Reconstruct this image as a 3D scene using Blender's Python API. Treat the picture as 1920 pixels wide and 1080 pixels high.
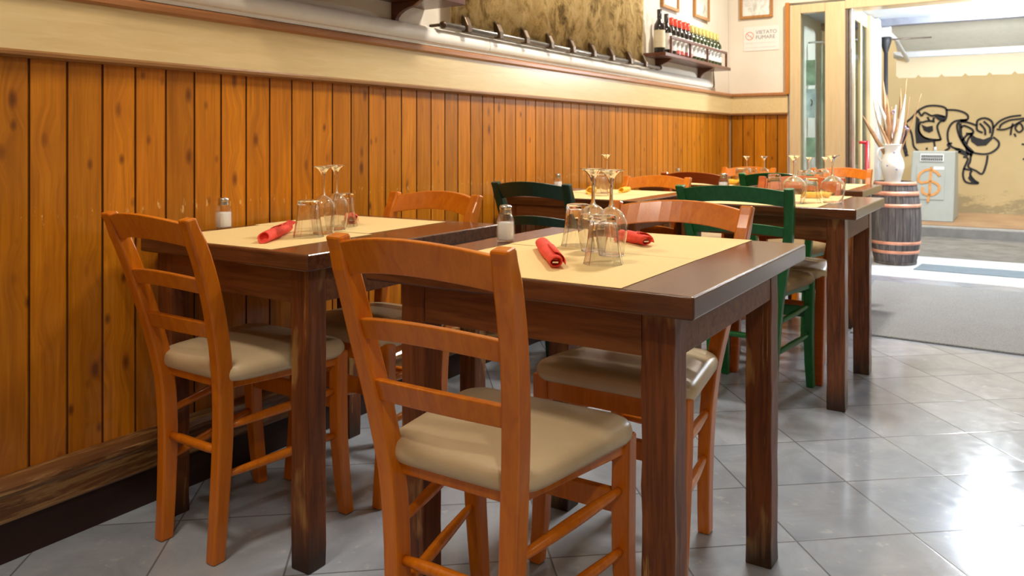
import bpy, bmesh, math, random
from mathutils import Vector, Matrix
R = math.radians
PI = math.pi
random.seed(7)
S = bpy.context.scene
C = S.collection
for o in list(bpy.data.objects): bpy.data.objects.remove(o)

# ------------------------------------------------------------------ camera
FPX, HZ, VPX, CH = 1500.0, 262.0, 1920.0, 1.03
YAW = math.atan((VPX - 960) / FPX)
cam = bpy.data.cameras.new('camera'); camo = bpy.data.objects.new('camera', cam); C.objects.link(camo)
camo.location = (0, 0, CH); camo.rotation_euler = (PI / 2, 0, YAW)
cam.sensor_width = 36; cam.lens = 36 * FPX / 1920
cam.shift_y = -(540 - HZ) / 1920
cam.clip_start = 0.05
cam.dof.use_dof = True; cam.dof.focus_distance = 1.55; cam.dof.aperture_fstop = 9
S.camera = camo

# ------------------------------------------------------------------ world, lights, exposure
S.view_settings.view_transform = 'Standard'; S.view_settings.look = 'None'
S.view_settings.gamma = 1; S.view_settings.use_curve_mapping = False
S.view_settings.exposure = 0.25
w = bpy.data.worlds.new('world'); S.world = w; w.use_nodes = True
w.node_tree.nodes['Background'].inputs[0].default_value = (0.86, 0.93, 1.0, 1)
w.node_tree.nodes['Background'].inputs[1].default_value = 1.0

def area(name, loc, rot, sx, sy, power, col, spread=180):
    l = bpy.data.lights.new(name, 'AREA'); l.shape = 'RECTANGLE'; l.size = sx; l.size_y = sy
    l.energy = power; l.color = col; l.spread = R(spread)
    o = bpy.data.objects.new(name, l); C.objects.link(o); o.location = loc; o.rotation_euler = rot
    return o
WARM = (1.0, 0.86, 0.68)
area('ceiling_light_near', (-1.30, 0.45, 2.88), (0, 0, 0), 0.30, 0.30, 19, WARM)
area('ceiling_light_camera_side', (0.75, -0.55, 2.75), (0, 0, 0), 0.16, 0.16, 20, WARM)
area('ceiling_light_middle', (-0.95, 3.20, 2.80), (0, 0, 0), 0.40, 0.40, 44, (1, .92, .80))
area('ceiling_light_back', (-0.95, 5.60, 2.85), (0, 0, 0), 0.16, 0.16, 46, (1, .92, .80))
area('ceiling_light_right', (1.80, 2.60, 2.90), (0, 0, 0), 0.30, 0.30, 9, WARM)
_l = bpy.data.lights.new('entrance_light', 'POINT'); _l.energy = 125; _l.color = (0.86, 0.93, 1.0); _l.shadow_soft_size = .055
_o = bpy.data.objects.new('entrance_light', _l); C.objects.link(_o); _o.location = (-0.22, 7.3, 1.99)
area('alley_daylight', (0.4, 10.4, 5.5), (R(8), 0, 0), 5.0, 1.4, 250, (1.0, 0.94, 0.84))

# ------------------------------------------------------------------ pixel helpers (points of the photo on real planes)
_s, _c = math.sin(YAW), math.cos(YAW)
def atY(px, py, Y):
    a = (px - 960) / FPX; d = Y / (_c + _s * a)
    return Vector(((-_s + _c * a) * d, Y, CH - (py - HZ) * d / FPX))
def atX(px, py, X):
    a = (px - 960) / FPX; d = X / (-_s + _c * a)
    return Vector((X, (_c + _s * a) * d, CH - (py - HZ) * d / FPX))

# ------------------------------------------------------------------ materials
MATS = {}
class NT:
    def __init__(s, name):
        s.m = bpy.data.materials.new(name); s.m.use_nodes = True
        s.t = s.m.node_tree; s.p = s.t.nodes['Principled BSDF']; s.out = s.t.nodes['Material Output']
        MATS[name] = s.m
    def n(s, typ, **kw):
        x = s.t.nodes.new(typ)
        for k, v in kw.items(): setattr(x, k, v)
        return x
    def l(s, a, b): s.t.links.new(a, b)
    def coord(s, scale=(1, 1, 1), rot=(0, 0, 0), kind='Object', loc=(0, 0, 0)):
        c = s.n('ShaderNodeTexCoord'); m = s.n('ShaderNodeMapping')
        m.inputs['Scale'].default_value = scale; m.inputs['Rotation'].default_value = rot; m.inputs['Location'].default_value = loc
        s.l(c.outputs[kind], m.inputs[0]); return m.outputs[0]
    def noise(s, vec, scale=5, detail=4, rough=.55, dist=0):
        x = s.n('ShaderNodeTexNoise'); x.inputs['Scale'].default_value = scale; x.inputs['Detail'].default_value = detail
        x.inputs['Roughness'].default_value = rough; x.inputs['Distortion'].default_value = dist
        if vec is not None: s.l(vec, x.inputs['Vector'])
        return x.outputs['Fac']
    def ramp(s, fac, stops, interp='LINEAR'):
        x = s.n('ShaderNodeValToRGB'); e = x.color_ramp; e.interpolation = interp
        while len(e.elements) < len(stops): e.elements.new(0.5)
        for el, (p, c) in zip(e.elements, stops):
            el.position = p; el.color = (*c, 1) if len(c) == 3 else c
        s.l(fac, x.inputs[0]); return x.outputs[0]
    def mix(s, fac, a, b, mode='MIX'):
        x = s.n('ShaderNodeMix', data_type='RGBA', blend_type=mode)
        for i, v in ((0, fac), (6, a), (7, b)):
            if isinstance(v, (int, float)): x.inputs[i].default_value = v
            elif isinstance(v, tuple): x.inputs[i].default_value = (*v, 1) if len(v) == 3 else v
            else: s.l(v, x.inputs[i])
        return x.outputs[2]
    def math(s, op, a, b=0.0, c=None):
        x = s.n('ShaderNodeMath', operation=op)
        for i, v in enumerate((a, b) if c is None else (a, b, c)):
            if isinstance(v, (int, float)): x.inputs[i].default_value = v
            else: s.l(v, x.inputs[i])
        return x.outputs[0]
    def bump(s, h, strength=.2, dist=.01):
        x = s.n('ShaderNodeBump'); x.inputs['Strength'].default_value = strength; x.inputs['Distance'].default_value = dist
        s.l(h, x.inputs['Height']); s.l(x.outputs[0], s.p.inputs['Normal']); return x
    def set(s, **kw):
        names = dict(col='Base Color', rough='Roughness', metal='Metallic', coat='Coat Weight', coatr='Coat Roughness', spec='Specular IOR Level', trans='Transmission Weight', ior='IOR', emis='Emission Color', estr='Emission Strength')
        for k, v in kw.items():
            i = s.p.inputs[names[k]]
            if isinstance(v, tuple): i.default_value = (*v, 1)
            elif isinstance(v, (int, float)): i.default_value = v
            else: s.l(v, i)
        return s.m

def simple(name, col, rough=.5, metal=0, var=.12, scale=20, bump=0.05, **kw):
    t = NT(name); v = t.coord(); n = t.noise(v, scale, 4)
    d = tuple(max(0, c * (1 - var)) for c in col); b = tuple(min(1, c * (1 + var)) for c in col)
    t.set(col=t.ramp(n, [(.3, d), (.7, b)]), rough=rough, metal=metal, **kw)
    if bump: t.bump(n, bump, .003)
    return t.m

def wood(name, c1, c2, axis='Z', rough=.3, coat=.3, gs=1.0, wear=None, wearz=None, dark=.5):
    t = NT(name)
    st = {'X': (1, 14, 14), 'Y': (14, 1, 14), 'Z': (14, 14, 1)}[axis]
    v = t.coord(tuple(q * gs for q in st))
    g = t.noise(v, 4, 6, .6, .8)
    v2 = t.coord(tuple(q * gs * 4 for q in st)); g2 = t.noise(v2, 6, 3, .6)
    col = t.ramp(g, [(.3, c2), (.62, c1)])
    col = t.mix(t.math('MULTIPLY', g2, dark * .5), col, tuple(x * .35 for x in c2))
    if wear:
        vw = t.coord((26, 26, 1.6) if axis == 'Z' else ((2, 26, 26) if axis == 'X' else (26, 2, 26)), loc=(3.1, 1.7, .4))
        wn = t.noise(vw, 1.6, 7, .7, .3)
        thr = wear[1]
        m = t.ramp(wn, [(thr - .02, (0, 0, 0)), (thr + .07, (1, 1, 1))])
        if len(wear) > 2:      # scuffed along worn outer edges and towards the foot
            geo = t.n('ShaderNodeTexCoord'); sep = t.n('ShaderNodeSeparateXYZ'); t.l(geo.outputs['Object'], sep.inputs[0])
            wb = t.noise(t.coord((7, 7, 2.4), loc=(4.3, 2.2, 1.7)), 1.5, 3, .5, .2)
            m2 = t.math('MULTIPLY', t.ramp(wb, [(.59, (0, 0, 0)), (.64, (1, 1, 1))]), t.ramp(wn, [(.40, (.1, .1, .1)), (.56, (1, 1, 1))]))
            m = t.math('MAXIMUM', m, m2)
            dirt = t.ramp(t.math('ADD', sep.outputs[2], t.math('MULTIPLY', wn, .16)), [(.10, (1, 1, 1)), (.20, (0, 0, 0))])
        col = t.mix(m, col, wear[0])
        if len(wear) > 2: col = t.mix(t.math('MULTIPLY', dirt, .85), col, (.018, .012, .008))
    t.set(col=col, rough=rough, coat=coat, coatr=.15, spec=.35)
    t.bump(g2, .12, .002)
    return t.m

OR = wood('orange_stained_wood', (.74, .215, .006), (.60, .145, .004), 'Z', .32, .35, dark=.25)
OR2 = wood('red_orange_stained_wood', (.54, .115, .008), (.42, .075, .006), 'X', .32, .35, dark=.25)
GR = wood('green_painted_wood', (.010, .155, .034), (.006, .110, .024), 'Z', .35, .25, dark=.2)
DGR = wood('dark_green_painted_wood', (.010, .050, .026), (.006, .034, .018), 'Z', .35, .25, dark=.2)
TW = wood('dark_varnished_table_wood', (.15, .055, .022), (.06, .020, .009), 'X', .20, .30, wear=((.26, .13, .05), .70))
TWY = wood('dark_varnished_table_edge', (.10, .038, .020), (.05, .018, .010), 'Y', .25, .5, wear=((.26, .13, .05), .74))
_t = TW.node_tree
APR = wood('brown_apron_wood', (.25, .090, .024), (.12, .036, .010), 'X', .50, .06, wear=((.36, .19, .07), .70))
LEGW = wood('worn_brown_leg_wood', (.23, .068, .016), (.09, .024, .008), 'Z', .48, .10, wear=((.38, .20, .06), .60, 1))
LEGL = wood('reddish_leg_wood', (.26, .085, .028), (.085, .025, .010), 'Z', .38, .3, gs=1.4, wear=((.40, .20, .07), .68, 1))
DKW = wood('dark_brown_shelf_wood', (.17, .055, .028), (.09, .028, .014), 'Y', .35, .3)
FRW = wood('golden_frame_wood', (.55, .27, .08), (.42, .18, .05), 'Z', .4, .2)

def panel_material():
    t = NT('knotty_pine_panelling')
    c = t.n('ShaderNodeTexCoord'); sp = t.n('ShaderNodeSeparateXYZ'); t.l(c.outputs['Object'], sp.inputs[0])
    a = t.math('ADD', sp.outputs[1], sp.outputs[0])         # runs along the wall whichever way the wall faces
    y = t.math('DIVIDE', t.math('ADD', a, 1.059), .0945)    # board number (board joints at -1.059 + n * pitch)
    idx = t.math('FLOOR', y); fr = t.math('FRACT', y)
    wn = t.n('ShaderNodeTexWhiteNoise', noise_dimensions='1D'); t.l(idx, wn.inputs['W'])
    rnd = wn.outputs['Value']
    cb = t.n('ShaderNodeCombineXYZ'); t.l(fr, cb.inputs[0]); t.l(t.math('MULTIPLY', rnd, 37), cb.inputs[1]); t.l(sp.outputs[2], cb.inputs[2])
    mp = t.n('ShaderNodeMapping'); mp.inputs['Scale'].default_value = (.75, 1, 3.6); t.l(cb.outputs[0], mp.inputs[0])
    vor = t.n('ShaderNodeTexVoronoi'); vor.inputs['Scale'].default_value = 1.5; t.l(mp.outputs[0], vor.inputs['Vector'])
    d = vor.outputs['Distance']
    sepc = t.n('ShaderNodeSeparateColor'); t.l(vor.outputs['Color'], sepc.inputs[0])
    has = t.math('GREATER_THAN', sepc.outputs[0], .30)
    kn = t.math('MULTIPLY', t.ramp(d, [(.06, (1, 1, 1)), (.17, (0, 0, 0))]), has)
    halo = t.math('MULTIPLY', t.ramp(d, [(.08, (1, 1, 1)), (.5, (0, 0, 0))]), has)
    mp2 = t.n('ShaderNodeMapping'); mp2.inputs['Scale'].default_value = (1.6, 1, 9); mp2.inputs['Location'].default_value = (3, 7, 2); t.l(cb.outputs[0], mp2.inputs[0])
    vo2 = t.n('ShaderNodeTexVoronoi'); vo2.inputs['Scale'].default_value = 1.2; t.l(mp2.outputs[0], vo2.inputs['Vector'])
    sc2 = t.n('ShaderNodeSeparateColor'); t.l(vo2.outputs['Color'], sc2.inputs[0])
    kn = t.math('MAXIMUM', kn, t.math('MULTIPLY', t.ramp(vo2.outputs['Distance'], [(.07, (1, 1, 1)), (.22, (0, 0, 0))]), t.math('GREATER_THAN', sc2.outputs[1], .72)))
    # grain bent round the knots
    gx = t.math('ADD', fr, t.math('MULTIPLY', halo, .25))
    cg = t.n('ShaderNodeCombineXYZ'); t.l(gx, cg.inputs[0]); t.l(t.math('MULTIPLY', rnd, 91), cg.inputs[1]); t.l(t.math('MULTIPLY', sp.outputs[2], .55), cg.inputs[2])
    g = t.noise(cg.outputs[0], 9, 5, .6, .35)
    big = t.noise(cg.outputs[0], 2.2, 3, .5, .4)
    col = t.ramp(g, [(.25, (.36, .125, .006)), (.52, (.56, .190, .008)), (.8, (.68, .265, .015))])
    col = t.mix(t.ramp(big, [(.42, (0, 0, 0)), (.75, (.55, .55, .55))]), col, (.30, .085, .006))
    col = t.mix(t.math('MULTIPLY', halo, .30), col, (.36, .11, .014))
    col = t.mix(t.math('MULTIPLY', kn, .82), col, (.12, .030, .008))
    hs = t.n('ShaderNodeHueSaturation'); t.l(col, hs.inputs['Color']); t.l(t.math('ADD', t.math('MULTIPLY', rnd, .35), .83), hs.inputs['Value'])
    col = hs.outputs[0]
    # varnish rubbed off where chair backs touch the wall, about 0.8 m up
    z = sp.outputs[2]
    band = t.math('SUBTRACT', 1.0, t.math('MINIMUM', 1.0, t.math('DIVIDE', t.math('ABSOLUTE', t.math('SUBTRACT', z, .835)), .05)))
    vw = t.coord((10, 26, 9)); wnn = t.noise(vw, 2.4, 5, .7)
    chip = t.ramp(t.math('ADD', t.math('MULTIPLY', band, .17), wnn), [(.735, (0, 0, 0)), (.80, (.8, .8, .8))])
    col = t.mix(t.math('MULTIPLY', chip, .85), col, (.85, .55, .20))
    # the joint itself
    e = t.math('MINIMUM', fr, t.math('SUBTRACT', 1.0, fr))
    col = t.mix(t.ramp(e, [(.022, (1, 1, 1)), (.040, (0, 0, 0))]), col, (.06, .018, .004))
    t.set(col=col, rough=.28, coat=.28, coatr=.12, spec=.35)
    t.bump(t.math('ADD', t.math('MULTIPLY', g, .6), t.noise(vw, 1.0, 2)), .10, .004)
    return t.m
PINE = panel_material()

def floor_material():
    t = NT('grey_stone_tiles')
    A = R(40); ts = .32
    v = t.coord((1 / ts, 1 / ts, 1), kind='Object')
    c = t.n('ShaderNodeTexCoord'); m = t.n('ShaderNodeMapping'); m.vector_type = 'TEXTURE'
    m.inputs['Location'].default_value = (-.452, 2.573, 0); m.inputs['Rotation'].default_value = (0, 0, A); m.inputs['Scale'].default_value = (ts, ts, ts)
    t.l(c.outputs['Object'], m.inputs[0])
    s = t.n('ShaderNodeSeparateXYZ'); t.l(m.outputs[0], s.inputs[0])
    def edge(o):
        f = t.math('FRACT', o); return t.math('MINIMUM', f, t.math('SUBTRACT', 1.0, f))
    e = t.math('MINIMUM', edge(s.outputs[0]), edge(s.outputs[1]))
    cb = t.n('ShaderNodeCombineXYZ'); t.l(t.math('FLOOR', s.outputs[0]), cb.inputs[0]); t.l(t.math('FLOOR', s.outputs[1]), cb.inputs[1])
    wn = t.n('ShaderNodeTexWhiteNoise'); t.l(cb.outputs[0], wn.inputs['Vector'])
    off = t.n('ShaderNodeVectorMath', operation='MULTIPLY_ADD'); t.l(wn.outputs['Color'], off.inputs[0]); off.inputs[1].default_value = (9, 9, 9); t.l(m.outputs[0], off.inputs[2])
    n = t.noise(off.outputs[0], 1.6, 7, .6, 1.2); n2 = t.noise(off.outputs[0], 9, 5, .6)
    col = t.ramp(n, [(.3, (.29, .335, .41)), (.7, (.40, .45, .53))])
    col = t.mix(t.ramp(n2, [(.62, (0, 0, 0)), (.72, (.5, .5, .5))]), col, (.56, .57, .59))
    hs = t.n('ShaderNodeHueSaturation'); t.l(col, hs.inputs['Color']); t.l(t.math('ADD', t.math('MULTIPLY', wn.outputs['Value'], .2), .92), hs.inputs['Value'])
    crk = t.n('ShaderNodeTexVoronoi', feature='DISTANCE_TO_EDGE'); crk.inputs['Scale'].default_value = .55; t.l(off.outputs[0], crk.inputs['Vector'])
    g = t.ramp(e, [(.004, (1, 1, 1)), (.010, (0, 0, 0))])
    col = t.mix(t.math('MULTIPLY', g, .8), hs.outputs[0], (.10, .10, .11))
    t.set(col=col, rough=t.ramp(n2, [(.3, (.10, .10, .10)), (.7, (.20, .20, .20))]), spec=.38)
    hgt = t.math('SUBTRACT', t.math('MULTIPLY', n, .25), g)
    t.bump(hgt, .12, .002)
    return t.m
TILE = floor_material()

def marble_mat():
    t = NT('pale_threshold_marble'); n = t.noise(t.coord((3, 3, 3)), 2, 6, .6, 1.5)
    t.set(col=t.ramp(n, [(.3, (.62, .66, .70)), (.7, (.80, .83, .86))]), rough=.3); return t.m
MARB = marble_mat()
def mat_mat(name, a, b):
    t = NT(name); v = t.coord((1, 1, 1)); n = t.noise(v, 220, 2, .7); n2 = t.noise(v, 6, 4)
    t.set(col=t.mix(t.math('MULTIPLY', n2, .35), t.ramp(n, [(.35, a), (.65, b)]), (.40, .42, .43)), rough=.95, spec=.1); t.bump(n, .8, .006); return t.m
MATG = mat_mat('grey_carpet_pile', (.17, .18, .19), (.40, .41, .42))
MATD = mat_mat('slate_blue_carpet_pile', (.10, .15, .19), (.22, .28, .33))

def street_mat():
    t = NT('street_flagstones'); v = t.coord((1, 1, 1), rot=(0, 0, R(28)))
    b = t.n('ShaderNodeTexBrick'); b.inputs['Scale'].default_value = 1.6; b.inputs['Mortar Size'].default_value = .012
    b.inputs['Color1'].default_value = (.10, .097, .09, 1); b.inputs['Color2'].default_value = (.16, .152, .138, 1); b.inputs['Mortar'].default_value = (.06, .06, .055, 1)
    t.l(v, b.inputs[0]); n = t.noise(v, 5, 7, .65)
    t.set(col=t.mix(t.ramp(n, [(.35, (0, 0, 0)), (.65, (1, 1, 1))]), b.outputs[0], (.21, .20, .185)), rough=.65)
    t.bump(n, .5, .02); return t.m
STREET = street_mat()
def plaster_mat(name, a, b, scale=2, stain=None, rough=.85):
    t = NT(name); v = t.coord(); n = t.noise(v, scale, 6, .6); col = t.ramp(n, [(.3, a), (.7, b)])
    if stain:
        n2 = t.noise(t.coord((1, 1, 2.2)), 3.3, 8, .72)
        sp = t.n('ShaderNodeSeparateXYZ'); c = t.n('ShaderNodeTexCoord'); t.l(c.outputs['Object'], sp.inputs[0])
        low = t.ramp(sp.outputs[2], [(.12, (.30, .30, .30)), (.50, (0, 0, 0))])
        m = t.ramp(t.math('ADD', n2, low), [(.66, (0, 0, 0)), (.74, (1, 1, 1))])
        col = t.mix(t.math('MULTIPLY', m, .55), col, stain)
    t.set(col=col, rough=rough); t.bump(n, .15, .01); return t.m
WALLC = plaster_mat('cream_wall_paint', (.78, .70, .58), (.84, .77, .66), 3)
CEIL = plaster_mat('white_ceiling_paint', (.80, .78, .74), (.86, .84, .80), 3)
YEL = plaster_mat('ochre_yellow_street_plaster', (.58, .44, .22), (.66, .51, .27), 1.3, (.22, .18, .11))
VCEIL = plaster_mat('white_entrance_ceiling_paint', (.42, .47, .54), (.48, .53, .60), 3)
SIDEW = plaster_mat('grey_kerb_stone', (.24, .235, .22), (.36, .35, .33), 6)
BRN = plaster_mat('brown_rusty_pavement', (.26, .15, .08), (.40, .26, .13), 2.5)
DARKB = simple('dark_brown_base_paint', (.030, .010, .006), .6)
def cream_board():
    t = NT('pale_varnished_band_board'); g = t.noise(t.coord((10, 1, 10)), 5, 6, .6, .8); big = t.noise(t.coord((1, 1.2, 1)), 2.5, 3)
    col = t.ramp(g, [(.3, (.70, .50, .22)), (.7, (.80, .61, .31))])
    col = t.mix(t.math('MULTIPLY', big, .35), col, (.80, .68, .42))
    t.set(col=col, rough=.28, coat=.4, coatr=.2); t.bump(g, .06, .002); return t.m
BAND = cream_board()
STRIP = wood('reddish_brown_moulding', (.50, .22, .085), (.38, .15, .05), 'Y', .35, .3)
TRIMW = wood('worn_brown_skirting', (.24, .105, .035), (.12, .045, .014), 'Y', .4, .3, wear=((.40, .23, .09), .52))
MOULD = wood('brown_thin_moulding', (.34, .16, .045), (.24, .10, .028), 'Y', .4, .3)
TRUNK = simple('cream_plastic_trunking', (.88, .84, .76), .45, var=.03)
ALU = wood('beige_painted_door_frame', (.74, .56, .32), (.66, .49, .27), 'Z', .3, .3, dark=.15)
STEEL = simple('brushed_steel', (.55, .55, .55), .28, 1, var=.1)
GREYM = simple('pale_grey_metal', (.48, .49, .50), .45, .3, var=.08)
DKM = simple('dark_blue_grey_metal', (.17, .18, .22), .45, .2)
BRONZE = simple('dark_bronze_metal', (.10, .06, .03), .4, .6)
BROWNM = simple('brown_metal', (.16, .12, .09), .45, .4)
REDM = simple('red_enamel', (.60, .015, .03), .3)
GOLDC = simple('orange_upholstery', (.5, .2, .03), .5)

def seat_mat():
    t = NT('beige_leatherette'); n = t.noise(t.coord(), 6, 5); f = t.noise(t.coord(), 260, 2)
    t.set(col=t.ramp(n, [(.3, (.64, .50, .31)), (.7, (.74, .60, .39))]), rough=.38, coat=.12, coatr=.3); t.bump(t.math('ADD', f, t.math('MULTIPLY', n, 3)), .12, .003); return t.m
SEAT = seat_mat()
def rush_mat():
    t = NT('woven_rush'); wv = t.n('ShaderNodeTexWave', wave_type='BANDS', bands_direction='Y'); wv.inputs['Scale'].default_value = 38; wv.inputs['Distortion'].default_value = 1.2
    t.l(t.coord(), wv.inputs[0]); t.set(col=t.ramp(wv.outputs['Fac'], [(.2, (.22, .13, .05)), (.7, (.52, .36, .17))]), rough=.7); t.bump(wv.outputs['Fac'], .7, .006); return t.m
RUSH = rush_mat()
def paper_mat():
    t = NT('straw_coloured_paper'); n = t.noise(t.coord(), 90, 4); n2 = t.noise(t.coord(), 5, 3)
    t.set(col=t.mix(n2, t.ramp(n, [(.3, (.82, .61, .27)), (.7, (.88, .68, .33))]), (.85, .645, .30)), rough=.75, spec=.2); t.bump(n, .08, .001); return t.m
PAPER = paper_mat()
REDN = simple('red_paper_napkin', (.90, .085, .055), .8, var=.15, scale=60, bump=.2)
YELN = simple('yellow_paper_napkin', (.90, .52, .05), .8, var=.12, scale=60, bump=.2)
CUTL = simple('stainless_cutlery', (.65, .65, .66), .18, 1, var=.03)
def glass_mat(name, tint=(1, 1, 1), dens=.25, solid=.95):
    # thin clear glass: mostly see-through, mirror-like at grazing angles
    t = NT(name); t.t.nodes.remove(t.p)
    tr = t.n('ShaderNodeBsdfTransparent'); tr.inputs[0].default_value = (*tint, 1)
    gl = t.n('ShaderNodeBsdfGlossy'); gl.inputs['Roughness'].default_value = .06
    lw = t.n('ShaderNodeLayerWeight'); lw.inputs['Blend'].default_value = .5
    fr = t.ramp(lw.outputs['Facing'], [(0, (.05, .05, .05)), (.55, (.05 + dens * .2,) * 3), (.85, (.10 + dens,) * 3), (1, (.25 + dens * 1.6,) * 3)])
    m = t.n('ShaderNodeMixShader'); t.l(fr, m.inputs[0]); t.l(tr.outputs[0], m.inputs[1]); t.l(gl.outputs[0], m.inputs[2])
    if dens:
        gg = t.n('ShaderNodeBsdfGlass'); gg.inputs['IOR'].default_value = 1.46; gg.inputs['Roughness'].default_value = .01
        m = t.n('ShaderNodeMixShader'); m.inputs[0].default_value = solid; t.l(tr.outputs[0], m.inputs[1]); t.l(gg.outputs[0], m.inputs[2])
    t.l(m.outputs[0], t.out.inputs[0]); return t.m
GLASS = glass_mat('clear_drinking_glass', (.985, .99, .99), .30)
JARG = glass_mat('clear_jar_glass', (1, 1, 1), .3, .30)
PANE = glass_mat('window_glass', (.86, .90, .90), 0)
SALT = simple('white_salt', (.85, .85, .84), .9, var=.03, scale=200)
CAPM = simple('chrome_shaker_cap', (.62, .62, .60), .22, 1, var=.05)
BLKG = simple('dark_wine_glass', (.020, .016, .016), .10, var=.1, bump=0, coat=.5)
GRNG = simple('olive_green_bottle_glass', (.035, .05, .015), .10, var=.1, bump=0, coat=.5)
PNKG = simple('rose_wine_glass', (.62, .16, .14), .12, var=.1, bump=0, coat=.5)
LBL = simple('white_paper_label', (.80, .78, .72), .6, var=.05)
LBLC = simple('cream_paper_label', (.72, .62, .42), .6, var=.08)
REDC = simple('red_foil_capsule', (.80, .07, .03), .35, var=.08)
YELC = simple('yellow_green_foil_capsule', (.55, .46, .13), .35, var=.08)
BLKC = simple('black_foil_capsule', (.035, .03, .03), .35)
CERA = simple('white_glazed_ceramic', (.84, .81, .76), .22, var=.05, scale=8, coat=.3)
BLUEP = simple('blue_glaze_painting', (.22, .24, .45), .3)
def barrel_mat():
    t = NT('weathered_barrel_oak'); g = t.noise(t.coord((16, 16, 1.2)), 3, 6, .65, .5); b = t.noise(t.coord(), 7, 5)
    col = t.ramp(g, [(.28, (.04, .036, .040)), (.5, (.11, .098, .10)), (.72, (.30, .26, .23))])
    t.set(col=t.mix(t.math('MULTIPLY', b, .4), col, (.10, .09, .10)), rough=.65); t.bump(g, .4, .004); return t.m
BARREL = barrel_mat()
HOOP = simple('copper_coloured_hoop', (.78, .36, .24), .45, .25, var=.15)
LEAF1 = simple('dried_tan_husk', (.52, .27, .13), .75, var=.25, scale=12)
LEAF2 = simple('bleached_white_husk', (.80, .70, .60), .75, var=.15, scale=12)
LEAF3 = simple('dusty_violet_flower', (.42, .34, .48), .8)
BOXG = simple('grey_green_painted_metal', (.37, .39, .36), .5, .1, var=.06, scale=5)
VENT = simple('dark_vent_opening', (.02, .02, .022), .6)
WHP = simple('white_paint', (.75, .76, .75), .5, var=.04)
SPRAY = simple('black_spray_paint', (.018, .018, .022), .6, var=.1)
OSPR = simple('orange_spray_paint', (.62, .27, .06), .6, var=.15)
AWN = simple('cream_awning_canvas', (.80, .76, .64), .85, var=.04, scale=8)
def canvas(name, col):
    t = NT(name); d = t.n('ShaderNodeBsdfTranslucent'); d.inputs[0].default_value = (*col, 1); t.set(col=col, rough=.85)
    m = t.n('ShaderNodeMixShader'); m.inputs[0].default_value = .65; t.l(t.p.outputs[0], m.inputs[1]); t.l(d.outputs[0], m.inputs[2]); t.l(m.outputs[0], t.out.inputs[0]); return t.m
AWN = canvas('cream_translucent_canvas', (.92, .86, .72))
AWNG = simple('white_aluminium', (.66, .68, .70), .35, .3, var=.05)
POST = simple('pale_green_poster', (.30, .50, .38), .6, var=.5, scale=9)
POSTB = simple('pale_blue_poster', (.50, .66, .72), .6, var=.3, scale=14)
def tap_mat():
    t = NT('faded_tapestry_weave'); v = t.coord((1, 1, .8))
    n = t.noise(v, 12, 9, .75, .5); n2 = t.noise(t.coord((1, 2.5, .7)), 2.2, 5, .6, .8); f = t.noise(v, 160, 2)
    col = t.ramp(n, [(.33, (.09, .06, .03)), (.43, (.36, .24, .09)), (.52, (.68, .48, .20)), (.68, (.84, .66, .34))])
    col = t.mix(t.ramp(n2, [(.45, (0, 0, 0)), (.7, (.75, .75, .75))]), col, (.58, .40, .17))
    t.set(col=col, rough=.9, spec=.1); t.bump(f, .5, .002); return t.m
TAP = tap_mat()
def print_mat(name, a, b, s=6):
    t = NT(name); n = t.noise(t.coord((1, 1, 1)), s, 6, .7, 1); t.set(col=t.ramp(n, [(.45, a), (.7, b)]), rough=.5); return t.m
PRINT = print_mat('faded_ink_drawing', (.86, .86, .82), (.50, .48, .42), 9)
PRINTG = print_mat('grey_green_print', (.62, .64, .56), (.30, .34, .26), 11)
INK = simple('grey_ink', (.22, .22, .24), .6)
REDI = simple('faded_red_ink', (.72, .28, .20), .6)
LAMPW = NT('lit_lamp_diffuser').set(col=(1, 1, 1), emis=(.92, .96, 1.0), estr=22.0)

# ------------------------------------------------------------------ mesh helpers
def new(): return bmesh.new()
def box(b, x0, x1, y0, y1, z0, z1):
    v = [b.verts.new(p) for p in ((x0, y0, z0), (x1, y0, z0), (x1, y1, z0), (x0, y1, z0), (x0, y0, z1), (x1, y0, z1), (x1, y1, z1), (x0, y1, z1))]
    for f in ((0, 3, 2, 1), (4, 5, 6, 7), (0, 1, 5, 4), (1, 2, 6, 5), (2, 3, 7, 6), (3, 0, 4, 7)): b.faces.new([v[i] for i in f])
    return b
def loft(b, rings, cap=True, closed=True):
    rr = [[b.verts.new(p) for p in r] for r in rings]; n = len(rr[0])
    for a, c in zip(rr, rr[1:]):
        for i in range(n if closed else n - 1):
            j = (i + 1) % n; b.faces.new((a[i], a[j], c[j], c[i]))
    if cap: b.faces.new(list(reversed(rr[0]))); b.faces.new(rr[-1])
    return b
def tube(b, pts, r, seg=10, cap=True):
    pts = [Vector(p) for p in pts]; rs = r if isinstance(r, (list, tuple)) else [r] * len(pts)
    rings = []; up = None
    for i, p in enumerate(pts):
        t = (pts[min(i + 1, len(pts) - 1)] - pts[max(i - 1, 0)]).normalized()
        if up is None: up = Vector((0, 0, 1)) if abs(t.z) < .9 else Vector((1, 0, 0))
        x = t.cross(up).normalized(); y = x.cross(t).normalized(); up = y
        rings.append([p + (x * math.cos(a) + y * math.sin(a)) * rs[i] for a in (2 * PI * k / seg for k in range(seg))])
    return loft(b, rings, cap)
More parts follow.
